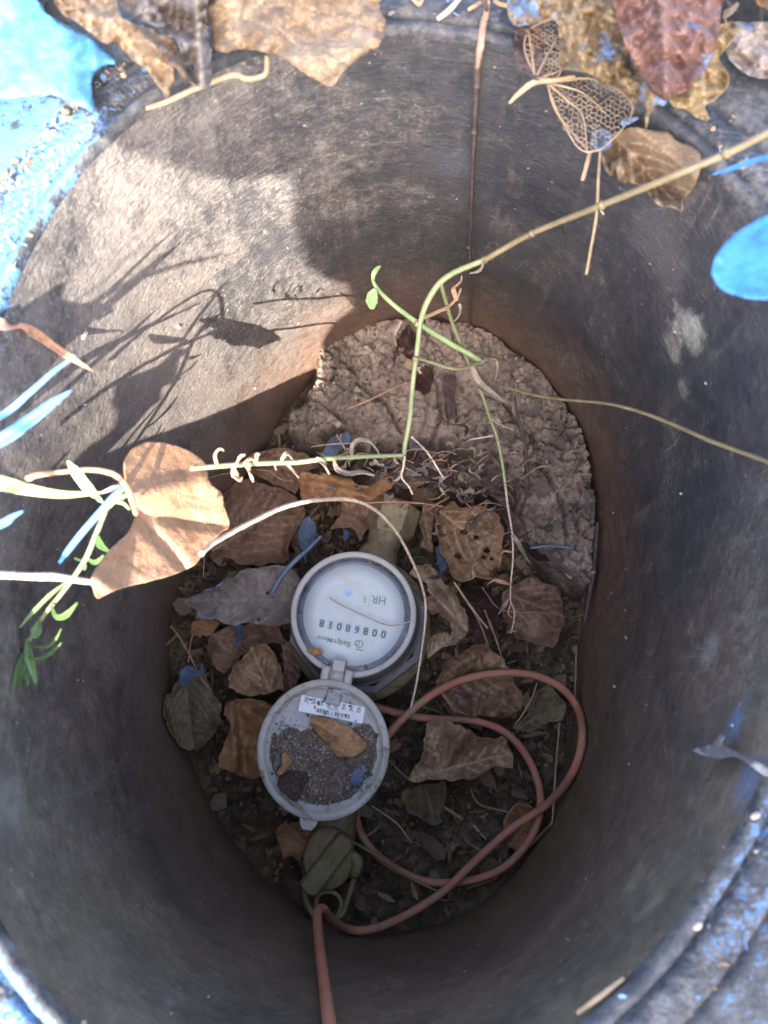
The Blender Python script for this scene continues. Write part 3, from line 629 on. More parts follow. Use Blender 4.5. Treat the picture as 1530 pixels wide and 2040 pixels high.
for i, ch in enumerate('00868018'):
    u = -66+18*i; wv = dia(u, 28.5)
    mk('counter_window', *boxf(wv, ex, ey, ez, -.0022, .0022, -.0034, .0034, .0002, .0007), M['window'], face, smooth=False)
    text('counter_digit', ch, wv+ez*.0008, ex, ey, .0078, M['ink'], face, True)
text('lettering', 'HR', dia(-45, -38, .0003), ex, ey, .0088, M['fadedink'], face, True)
text('lettering', 'E', dia(-16, -34, .0003), ex, ey, .0066, M['fadedink'], face)
mk('divider_line', *boxf(dia(-26, -36, .0003), ex, ey, ez, -.0001, .0001, -.006, .005, 0, .0001), M['fadedink'], face, smooth=False)
text('lettering', 'Badger', dia(16, 60, .0003), ex, ey, .0058, M['greenink'], face, True)
text('lettering', 'Meter', dia(50, 58, .0003), ex, ey, .0052, M['fadedink'], face, True)
V, F = merge([lathe(dia(-22, 56, .0003), [(.0022, 0), (.0030, 0), (.0030, .0001)], 24), lathe(dia(-17, 55, .0003), [(.0016, 0), (.0022, 0), (.0022, .0001)], 24), boxf(dia(-22, 68, .0003), ex, ey, ez, -.004, .002, -.0008, .0002, 0, .0001)])
mk('maker_emblem', V, F, M['fadedink'], face, smooth=False)
sheetfn = lambda P: 0
V = [dia(18+7*math.cos(a)*random.uniform(.7, 1.3), -42+9*math.sin(a)*random.uniform(.8, 1.2), .0004) for a in np.linspace(0, 6.28, 16)[:-1]]
mk('blue_paint_dab', V+[dia(18, -42, .0006)], [[i, (i+1) % 15, 15] for i in range(15)], M['paintdab'], face)
V, F = lathe(mc, [(.0439,-.0030),(.030,-.0022),(.015,-.0019),(.0001,-.0018)], 96); mk('dial_glass', V, F, M['glass'], meter)
# cover
ZL = -.292; lc = at0(644, 1492, ZL); hx = np.array([.193, .981, 0]); hx /= np.linalg.norm(hx); hy = np.array([-hx[1], hx[0], 0]); RL = .0487; rot = math.atan2(hx[1], hx[0])
V, F = lathe(lc, [(.0405,-.0042),(.0425,-.0036),(.0436,-.0006),(.0444,0),(.0478,0),(.0487,-.0008),(.0487,-.0090),(.046,-.0096),(.0001,-.0096)], 128, sx=1.03, rot=rot)
lid = mk('cover', V, F, M['lidplastic'], meter)
V, F = lathe(lc, [(.0001,-.0044),(.02,-.0044),(.0405,-.0043),(.0428,-.0042)], 96, sx=1.03, rot=rot); mk('cover_plate', V, [f[::-1] for f in F], M['lidplate'], lid)
# hinge: two ears on the cover, one knuckle on the ring, a pin through them
hc = at0(671, 1347, -.297)
for s in (-1, 1): mk('hinge_ear', *boxf(hc, hx, hy, ez, -.0115, .0062, s*.0088-.0032, s*.0088+.0032, -.006, .0035, .0012), M['ringplastic'], lid, smooth=False)
mk('hinge_knuckle', *tube([hc+hy*-.0052, hc+hy*.0052], [.0046], 2, 20, 0, False), M['ringplastic'], meter)
mk('hinge_arm', *boxf(hc, hx, hy, ez, 0, .0125, -.0050, .0050, -.006, .0022, .001), M['ringplastic'], meter, smooth=False)
mk('hinge_pin', *tube([hc+hy*-.0125, hc+hy*.0125], [.0017], 2, 12, 0, False), M['canblack'], meter)
mk('hinge_rib', *boxf(lc+hx*.036, hx, hy, ez, -.004, .0075, -.0055, .0055, -.0040, -.0012, .0006), M['lidplate'], lid, smooth=False)
tb = lc-hx*.0500
V = [tb+hx*a+hy*b_+ez*c_ for a, b_, c_ in ((.004,-.0078,-.001),(.004,.0078,-.001),(-.0038,.0055,-.001),(-.0068,.0035,-.001),(-.0068,-.0035,-.001),(-.0038,-.0055,-.001))]; V += [v-ez*.007 for v in V]
mk('catch_tab', V, [[0,1,2,3,4,5][::-1], [6,7,8,9,10,11]]+[[i, (i+1) % 6, 6+(i+1) % 6, 6+i] for i in range(6)], M['lidplastic'], lid, smooth=False)
zS = ZL-.0036; sc_ = [at0(x, y, zS) for x, y in ((600,1384),(727,1409),(721,1444),(596,1414))]
ox = (sc_[1]-sc_[0]); SW = np.linalg.norm(ox); ox /= SW; oy = np.array([-ox[1], ox[0], 0]); oc = sum(sc_)/4; SH = .0120
pts_ = []
for cx_, cy_, a0 in ((SW/2-.001, SH/2-.001, 0), (-SW/2+.001, SH/2-.001, 90), (-SW/2+.001, -SH/2+.001, 180), (SW/2-.001, -SH/2+.001, 270)):
    for k in range(5): a = math.radians(a0+22.5*k); pts_.append(oc+ox*(cx_+.001*math.cos(a))+oy*(cy_+.001*math.sin(a)))
n = len(pts_); V = pts_+[p-ez*.0004 for p in pts_]
mk('label_sticker', V, [list(range(n))]+[[i, i+n, (i+1) % n+n, (i+1) % n] for i in range(n)], M['paper'], lid, smooth=False)
parts = []
for i in range(8):
    u = -SW/2+SW*(.09+.117*i); c_ = oc+ox*u+oy*SH*.27+ez*.0001
    for (a, b_, c2, d) in ((-.0015,.0015,.0017,.0020),(-.0015,.0015,-.0020,-.0017),(-.0015,-.0012,-.002,.002),(.0012,.0015,-.002,.002),(-.00035,.00035,-.0013,.0013),(-.0008,.0008,.0010,.0013),(-.0008,.0008,-.0013,-.0010)):
        parts.append(boxf(c_, ox, oy, ez, a, b_, c2, d, 0, .0001))
u = -SW*.23
while u < SW*.30:
    wd = random.choice([.0002, .0004, .0007]); 
    if abs(u-SW*.0) > .002 or random.random() < .7: parts.append(boxf(oc+ox*u+oy*-SH*.22+ez*.0001, ox, oy, ez, 0, wd, -.0016, .0012, 0, .0001))
    u += wd+random.choice([.0003, .0005])
V, F = merge(parts); tag(mk('printed_marks', V, F, M['ink'], lid, smooth=False))
text('lettering', '7001234', oc+oy*-.0001+ox*.0005+ez*.0001, ox, oy, .0024, M['ink'], lid)
# pipes and nut
zc = -.392
a_, b_ = at0(792, 1000, zc), at0(772, 1066, zc)
nv, nf = tube([a_, a_+(b_-a_)*.10, a_+(b_-a_)*.85, b_], [.0175, .0228, .0228, .0195], 4, 6, 0, False); mk('coupling_nut', nv, nf, M['bronze'], meter, smooth=False)
mk('inlet_pipe', *tube([at0(772,1060,zc), at0(762,1085,zc), at0(752,1110,zc), at0(735,1160,zc)], [.0165,.0150,.0195,.03], 16, 32, 0), M['bronze'], meter)
mk('outlet_pipe', *tube([at0(700,1340,-.395), at0(672,1600,-.395), at0(660,1700,-.395)], [.024,.018,.0185], 16, 32, 0), M['valve'], meter)

# rubbish that lies on the open cover
def mound():
    g = np.arange(-.041, .0411, .0008); X, Y = np.meshgrid(g, g); r = np.hypot(X, Y); A = X*hx[0]+Y*hx[1]; B = X*hy[0]+Y*hy[1]
    h = sstep(.0415, .031, r)*sstep(.020, .002, A+.25*B+.004*fbm(X*180, Y*180, 2, 88)*2)*(.35+1.1*(fbm(X*90, Y*90, 3, 90)+.35))
    f1, f2, i1 = worley(X*420, Y*420, 91); z = -.0052+.0058*np.clip(h, 0, 1.4)+(.0011*(i1)+.0006*(1-f1))*(h > .05)
    V = np.stack([lc[0]+X*1.0, lc[1]+Y*1.0, ZL+z], -1).reshape(-1, 3); n = len(g); ok = (r < .0415).ravel(); idx = -np.ones(n*n, int); idx[ok] = np.arange(ok.sum()); I = idx.reshape(n, n)
    a, b, c, d = I[:-1,:-1].ravel(), I[:-1,1:].ravel(), I[1:,1:].ravel(), I[1:,:-1].ravel(); k = (a >= 0) & (b >= 0) & (c >= 0) & (d >= 0)
    return V[ok], np.stack([a, b, c, d], 1)[k]
def litmat():
    def f(N, L, b, t):
        c = coords(N, L, False); vo = N('TexVoronoi', i_Scale=950); L(c, vo.inputs['Vector']); sp = N('SeparateColor'); L(vo.outputs['Color'], sp.inputs[0])
        col = ramp(N, L, sp.outputs[0], [(0, (.05,.04,.032)), (.3, (.15,.105,.07)), (.55, (.09,.06,.04)), (.8, (.17,.13,.095)), (.985, (.28,.27,.25))])
        col = mix(N, L, ramp(N, L, ns(N, L, c, 60, 4), [(.5, 0), (.6, .6)]), col, (.10,.06,.045))
        L(col, b.inputs['Base Color']); b.inputs['Roughness'].default_value = .8; bump(N, L, b, vo.outputs[0], .0007)
    return mat('gritty_rubbish', f)
M['grit'] = litmat()
o = mk('grit_on_cover', *mound(), M['grit']); tag(o, 'grey gritty dirt heaped on the open meter cover', 'dirt', kind='stuff')
pl = []
for i in range(420):
    a = random.random()*6.283; r = .041*math.sqrt(random.random()); p = lc+np.array([math.cos(a)*r, math.sin(a)*r, 0]); A = (p-lc)@hx
    if A > .012 and random.random() < .7: continue
    pl.append((p[0], p[1], ZL-.0042+(.0042 if A < .006 else .0004)+random.uniform(0, .001)))
for i in range(60):
    a = random.random()*6.283; p = mc+np.array([math.cos(a), math.sin(a), 0])*random.uniform(.0405, .0438); pl.append((p[0], p[1], ZM-.0022))
shreds('crumbs_on_meter', pl, 'small dark and orange crumbs scattered over the meter dial and open cover', 'crumbs', [(.05,.04,.035),(.16,.13,.1),(.42,.24,.10),(.10,.08,.06),(.16,.24,.30),(.22,.21,.2)], .0004, .0017)
def L1(name, outl, z, label, cat='leaf', **k):
    o = sheet(name, outl, z, **k); tag(o, label, cat); return o
LM = .008
L1('leaf_scrap', [(615,1430),(640,1427),(675,1440),(705,1455),(728,1478),(727,1495),(705,1507),(670,1506),(650,1480),(625,1455)], ZL+.004, 'brown rounded leaf scrap lying on the open meter cover below the sticker', m=M['orange'], amp=.0035, curl=-.002, curlw=8, veins=[[(620,1433),(722,1498)]], step=3)
L1('leaf_scrap', [(555,1545),(580,1538),(612,1545),(605,1570),(590,1595),(565,1580),(552,1565)], ZL+.0015, 'dark maroon leaf scrap on the lower left of the open meter cover', m=M['maroon'], amp=.002, step=3)
L1('leaf_scrap', [(704,1525),(726,1525),(726,1553),(712,1566),(700,1560)], ZL+.002, 'small dark blue square scrap at the right edge of the open meter cover', m=M['blue'], amp=.001, step=3)
L1('leaf_scrap', [(552,1492),(558,1490),(557,1520),(547,1536),(543,1525)], ZL+.002, 'pale grey flake at the left edge of the open meter cover', m=M['greyed'], amp=.001, step=2.5)
L1('leaf_scrap', [(563,1500),(572,1498),(580,1520),(572,1532),(558,1545),(553,1538),(562,1522)], ZL+.004, 'orange curled shred near the left edge of the open meter cover', m=M['orange'], amp=.003, step=2.5)
tag(mk('grass_straw', *tube([at0(572,1590,ZL+.002), at0(596,1610,ZL+.004), at0(622,1632,ZL+.003)], [.0007,.0009,.0004], 16, 6), M['straw']), 'yellow straw lying across the lower rim of the meter cover', 'straw')
L1('leaf_scrap', [(610,1295),(622,1291),(640,1294),(642,1303),(630,1307),(616,1303)], ZM+.001, 'small orange leaf scrap on the lower left of the meter ring', m=M['orange'], amp=.002, step=2.5)
tag(mk('thin_tendril', *tube([at0(656,1190,ZM-.0015), at0(670,1200,ZM-.001), at0(715,1222,ZM-.001), at0(770,1245,ZM-.001), at0(800,1243,ZM), at0(824,1236,ZM+.001)], [.0006,.0005,.0005], 40, 6), M['paletwig']), 'thin grey bent stem lying across the white meter dial', 'stem')

# ================================================================== SHUT-OFF VALVE
vz = -.366; vc = at0(653, 1712, vz)
valve = empty('shutoff_valve', (vc[0], vc[1], -.42)); tag(valve, 'tarnished brass shut-off valve with a bar handle below the meter cover', 'valve')
V, F = lathe(vc, [(.0001,0),(.012,.0002),(.0195,-.0004),(.0215,-.0022),(.022,-.006),(.0205,-.011),(.019,-.02),(.021,-.035)], 48, sx=.93, sy=1.10)
V = np.array(V); V[:, :2] += .0006*np.stack([fbm(V[:,0]*200, V[:,1]*200, 2, 4), fbm(V[:,0]*200, V[:,1]*200, 2, 5)], 1); mk('cap', V, [f[::-1] for f in F], M['valve'], valve)
b0, b1 = at0(612, 1772, vz), at0(693, 1668, vz); bx = b1-b0; bl = np.linalg.norm(bx); bx /= bl; by = np.array([-bx[1], bx[0], 0])
hv = []; 
for w_, s in ((-.001, 0), (.007, 0.0004), (.0092, .0022)):
    for k in range(24):
        a = 2*math.pi*k/24; sx_ = bl/2-.004; u = math.copysign(sx_, math.cos(a))+(.0055-s)*math.cos(a); v = (.0088-s)*math.sin(a); hv.append((b0+b1)/2+bx*u+by*v+ez*w_)
hf = [[i*24+j, i*24+(j+1) % 24, (i+1)*24+(j+1) % 24, (i+1)*24+j] for i in range(2) for j in range(24)]+[list(range(48, 72))]
mk('bar_handle', hv, hf, M['valve'], valve, smooth=False)
mk('lock_ring', *tube([at0(x, y, vz-.008) for x, y in ((606,1770),(612,1800),(628,1826),(632,1820),(630,1798),(636,1782),(655,1776),(672,1783),(680,1800),(674,1822),(668,1826),(682,1822),(690,1800),(698,1775),(706,1750))], [.0022,.0026,.0022,.0018,.0018,.0022,.0022], 60, 8), M['valve'], valve)
mk('lug', *tube([at0(700,1700,vz-.006), at0(712,1718,vz-.006), at0(706,1745,vz-.006)], [.004,.005,.004], 10, 8), M['valve'], valve)

# ================================================================== RED CABLE
cab = [(664,2100,-.05),(655,2030,-.10),(645,1950,-.17),(636,1880,-.24),(632,1835,-.285),(634,1815,-.302),(645,1811,-.312),(656,1826,-.330),(690,1850,-.365),(735,1852,-.375),(800,1828,-.385),(880,1778,-.388),(950,1712,-.388),(1020,1650,-.388),
       (1090,1602,-.385),(1140,1540,-.383),(1160,1470,-.380),(1150,1410,-.380),(1115,1368,-.380),(1060,1345,-.378),(1000,1341,-.375),(930,1352,-.372),(870,1378,-.370),(815,1420,-.370),(770,1470,-.372),(735,1530,-.385),(712,1590,-.398),(712,1640,-.400),
       (735,1685,-.402),(780,1725,-.403),(850,1756,-.402),(930,1755,-.400),(1000,1730,-.398),(1050,1680,-.397),(1075,1620,-.396),(1072,1560,-.394),(1045,1500,-.392),(1000,1455,-.390),(940,1435,-.388),(860,1432,-.388),(790,1420,-.388),(740,1405,-.39),(710,1390,-.39)]
o = mk('cable', *tube([at0(x, y, z) if z > -.3 and y > 1860 else pt(x, y, z, .005) for x, y, z in cab], [.0033], 420, 12, .012), M['cable']); tag(o, 'red-brown cable looped on the pit bottom and rising out over the near side', 'cable')
M['netvein'] = plain('leaf_net_vein', (.26,.18,.11), (.40,.29,.19), 140, .65, .0003)
# ================================================================== LEAVES
big = empty('heart_leaf', tuple(at0(272, 1024, -.045))); tag(big, 'large smooth tan heart-shaped leaf hanging in the sunlight at the left, curled stalk on top', 'leaf')
BL = [(272,1022),(262,1000),(250,960),(246,925),(262,895),(290,882),(320,881),(352,888),(388,905),(411,925),(414,942),(420,962),(440,980),(448,1010),(457,1048),(440,1062),(425,1082),(405,1105),(385,1128),(345,1145),(300,1158),(250,1170),(215,1182),(195,1192),(186,1175),(181,1158),(190,1135),(215,1100),(245,1072),(262,1050)]
bv = [[(272,1024),(330,1032),(400,1042),(457,1048)], [(272,1024),(310,1065),(345,1105),(372,1137)], [(272,1024),(320,1005),(350,982),(405,970)], [(272,1024),(285,985),(295,940),(318,900)], [(272,1024),(262,1060),(230,1110),(200,1180)],
      [(250,1095),(255,1120),(285,1140)], [(310,1065),(335,1080)], [(330,1032),(370,1075)], [(350,982),(395,990)]]
zb = lambda P: 1.0*(-3.3e-4*(P[:,0]-300)+3.6e-5*(P[:,1]-1040))
sheet('blade', BL, -.060, m=M['suntan'], veins=bv, amp=.0014, freq=1/80, ridge=-.0007, vw=2.0, step=3.5, jag=.7, parent=big, th=.0003, wr=.35, fn=lambda P: zb(P)+.004*np.exp(-(seg_dist(P, [(280,985),(400,960)])/22)**2)-.003*np.exp(-(seg_dist(P, [(272,1024),(457,1048)])/14)**2)-.003*np.exp(-(seg_dist(P, [(272,1024),(372,1137)])/12)**2)+.006*np.exp(-(seg_dist(P,[(190,1150),(230,1180)])/20)**2))
mk('stalk', *tube([at0(x, y, z) for x, y, z in ((56,952,-.022),(75,946,-.018),(110,942,-.012),(160,936,-.006),(205,938,-.004),(235,950,-.008),(255,975,-.018),(264,1000,-.030),(271,1024,-.042))], [.0017,.0011,.0010,.0011,.0013,.0014,.0012], 60, 8), M['suntan'], big)
L1('painted_leaf', [(-80,-80),(40,-80),(60,-20),(85,10),(100,30),(150,60),(195,90),(230,122),(212,131),(190,140),(183,158),(184,190),(188,223),(165,214),(130,199),(95,189),(60,192),(20,198),(-20,205),(-80,200)], .012, 'big lobed leaf painted pale sky blue at the far left corner of the rim', m=M['paintleaf'], veins=palm((-90,60),[(225,122),(186,220),(60,-70)]), amp=.003, freq=1/120, ridge=.0005, step=8, curl=-.004, curlw=18)
L1('curled_leaf', [(90,-60),(118,20),(160,48),(200,80),(240,95),(262,118),(290,135),(315,168),(332,195),(342,175),(346,150),(345,132),(368,152),(385,166),(373,146),(360,110),(340,80),(300,55),(262,45),(238,30),(215,-60)], .030, 'tan leaf with a curled edge, leftmost of the brown leaves on the far rim', m=M['tan'], veins=[[(150,-40),(250,70),(335,190)]]+autoveins((170,-20),(335,190),4), amp=.006, freq=1/50, step=5, fold=[((238,30),(375,150),.010,9)], curl=-.003)
L1('folded_leaf', [(215,-60),(245,18),(300,48),(342,70),(362,110),(366,140),(385,168),(405,177),(419,170),(422,140),(419,90),(412,30),(402,-60)], .022, 'purplish brown folded leaf hanging over the far rim between two tan leaves', m=M['dull'] if False else M['grey'], veins=[[(395,-60),(392,60),(405,170)]]+autoveins((300,-60),(405,170),3), amp=.009, freq=1/45, step=5, fold=[((392,0),(405,170),.010,10)])
L1('broad_leaf', [(398,-60),(412,20),(420,68),(425,96),(450,104),(480,98),(520,103),(560,115),(590,135),(620,155),(660,171),(676,152),(695,130),(722,112),(748,98),(764,72),(768,48),(755,12),(742,-60)], .020, 'largest tan dead leaf lying over the middle of the far rim', m=M['tan'], veins=[[(410,10),(560,60),(670,165)], [(410,10),(600,10),(760,60)], [(410,10),(500,100)], [(560,60),(640,20)], [(600,85),(700,75)], [(480,35),(540,-10)], [(640,140),(720,100)]], wr=.5, amp=.006, freq=1/60, ridge=-.0012, vw=2.5, step=6, curl=-.004, curlw=14)
L1('mottled_leaf', [(1000,-60),(1012,20),(1022,47),(1060,50),(1108,42),(1117,90),(1115,135),(1165,142),(1200,165),(1240,185),(1262,203),(1285,212),(1290,256),(1302,215),(1330,205),(1335,120),(1310,40),(1300,-60)], .016, 'crumpled yellow tan leaf with flecks of blue paint at the far right', m=M['painttan'], veins=autoveins((1150,-60),(1285,250),4), amp=.007, freq=1/35, step=5, curl=-.003)
L1('reddish_leaf', [(1212,-60),(1225,20),(1240,70),(1262,122),(1290,168),(1312,190),(1326,199),(1337,180),(1352,187),(1382,168),(1407,130),(1426,88),(1433,40),(1432,-60)], .030, 'reddish brown veined leaf on top of the pile at the far right rim', m=M['reddish'], veins=palm((1330,-60),[(1325,195),(1260,110),(1410,110)]), wr=.5, amp=.006, freq=1/40, ridge=.0014, step=5, fold=[((1320,0),(1330,190),.006,14)])
L1('yellow_leaf', [(1420,40),(1440,48),(1462,44),(1473,58),(1452,90),(1432,112),(1440,132),(1453,166),(1428,193),(1406,214),(1411,238),(1390,236),(1368,220),(1340,210),(1335,180),(1380,150),(1405,100)], .016, 'yellow tan pointed leaf sticking out beneath the reddish leaf at the far right', m=M['yellow'], veins=[[(1400,80),(1400,160),(1408,232)],[(1400,130),(1450,165)],[(1410,90),(1468,55)]], amp=.004, freq=1/30, step=4.5)
L1('curled_leaf', [(1200,300),(1206,332),(1218,350),(1226,335),(1238,362),(1266,366),(1288,378),(1302,402),(1338,414),(1357,419),(1360,400),(1374,384),(1389,362),(1394,335),(1393,308),(1372,290),(1350,283),(1330,265),(1290,258),(1255,256),(1222,268)], -.028, 'curled light brown leaf stuck on the inner wall below the skeleton leaf', m=M['tan'], veins=autoveins((1225,270),(1350,410),4), amp=.014, freq=1/45, step=4.5, curl=.006, curlw=10, fold=[((1230,330),(1300,395),.012,14)], off=.012)
L1('dark_leaf', [(1438,64),(1475,44),(1580,55),(1600,150),(1540,158),(1500,152),(1465,133),(1445,100)], .006, 'dark grey-brown leaf at the far right corner beside the yellow leaf', m=M['grey'], veins=[[(1580,60),(1445,100)]], amp=.005, step=5)
L1('brown_leaf', [(1470,-40),(1500,-5),(1530,20),(1600,40),(1600,-60),(1480,-60)], .012, 'brown leaf in the very far right corner above the dark grey leaf', m=M['brown'], amp=.005, step=6)
L1('brown_leaf', [(1020,95),(1030,60),(1060,52),(1085,60),(1078,110),(1085,155),(1062,158),(1035,132)], .005, 'thin brown leaf flap under the mottled leaf near the tall dark twig', m=M['purple'], amp=.003, step=4)
# skeleton leaf: only its net of veins is left
def skeleton(outl, z0, main, label, cellp=6.2, gx=0, gy=0):
    poly = crv(outl+[outl[0]], 60)[:-1]; lo, hi = poly.min(0), poly.max(0); hx_ = cellp; hy_ = cellp*.866; vid = {}; V = []; F = []
    def vert(x, y):
        k = (round(x*4), round(y*4))
        if k not in vid: vid[k] = len(V); V.append((x+random.uniform(-.48, .48)*cellp, y+random.uniform(-.48, .48)*cellp))
        return vid[k]
    for i in range(int((hi[0]-lo[0])/(cellp*1.5))+2):
        for j in range(int((hi[1]-lo[1])/(cellp*1.732))+2):
            cx, cy = lo[0]+i*cellp*1.5, lo[1]+j*cellp*1.732+(cellp*.866 if i % 2 else 0)
            if not inpoly(np.array([[cx, cy]]), poly)[0] or random.random() < .22: continue
            F.append([vert(cx+cellp*math.cos(math.radians(60*k)), cy+cellp*math.sin(math.radians(60*k))) for k in range(6)])
    P = np.array(V); c = P.mean(0); z = z0+gx*(P[:,0]-c[0])+gy*(P[:,1]-c[1])+.004*fbm(P[:,0]/40, P[:,1]/40, 3, 77)
    root = empty('skeleton_leaf', tuple(pt(main[0][0][0], main[0][0][1], z0, .004))); tag(root, label, 'leaf')
    o = mk('vein_net', np.array([pt(x, y, q, .004) for (x, y), q in zip(P, z)]), F, M['netvein'], root, smooth=False)
    w_ = o.modifiers.new('net', 'WIREFRAME'); w_.thickness = .00032; w_.use_replace = True; w_.use_even_offset = False
    for v in main: mk('vein', *tube([pt(x, y, z0+gx*(x-c[0])+gy*(y-c[1])+.001, .0035) for x, y in v], [.0006, .0002], 20, 6), M['straw'], root)
    mk('edge_vein', *tube([pt(x, y, z0+gx*(x-c[0])+gy*(y-c[1]), .0035) for x, y in poly[::3]], [.0003], 60, 5), M['netvein'], root)
    return root
skeleton([(1090,165),(1112,225),(1148,290),(1172,302),(1205,292),(1252,240),(1255,200),(1200,165),(1150,155)], -.004, [[(1090,165),(1130,200),(1160,230),(1170,300)],[(1090,165),(1160,185),(1210,230)],[(1090,165),(1150,158),(1190,155)],[(1090,165),(1110,225),(1170,300)]], 'pale leaf skeleton with only its vein net left, below the mottled leaf')
skeleton([(1050,60),(1075,48),(1115,45),(1118,140),(1090,160),(1068,150),(1045,100)], .006, [[(1066,158),(1060,110),(1052,60)],[(1066,158),(1085,120),(1115,65)],[(1066,158),(1120,140)]], 'brown lacy leaf skeleton at the rim right of the dark twig', 5.0)
def T(name, pts, rad, mt, label, cat='stem', n=60, seg=8, rough=.08, off=.0025, parent=None):
    o = mk(name, *tube(pxl(pts, off), rad, n, seg, rough), M[mt], parent)
    if parent is None: tag(o, label, cat)
    return o
T('leaf_stalk', [(1014,206,.004),(1035,185,.006),(1066,163,.008),(1100,160,.006),(1145,152,.004)], [.0007,.0013,.0015,.0009,.0007], 'straw', 'pale bent leaf stalk at the tip of the two leaf skeletons', 'stalk')
# blue painted leaf near the camera, right edge
L1('painted_leaf', [(1417,545),(1424,515),(1445,485),(1480,455),(1530,430),(1600,420),(1680,450),(1700,520),(1660,580),(1600,600),(1530,597),(1480,592),(1435,575)], .070, 'oval leaf painted bright blue at the right edge above the pit', m=M['bluegreen'], veins=[[(1417,548),(1700,510)]], amp=.002, freq=1/100, step=9, jag=.3, ridge=.0006)
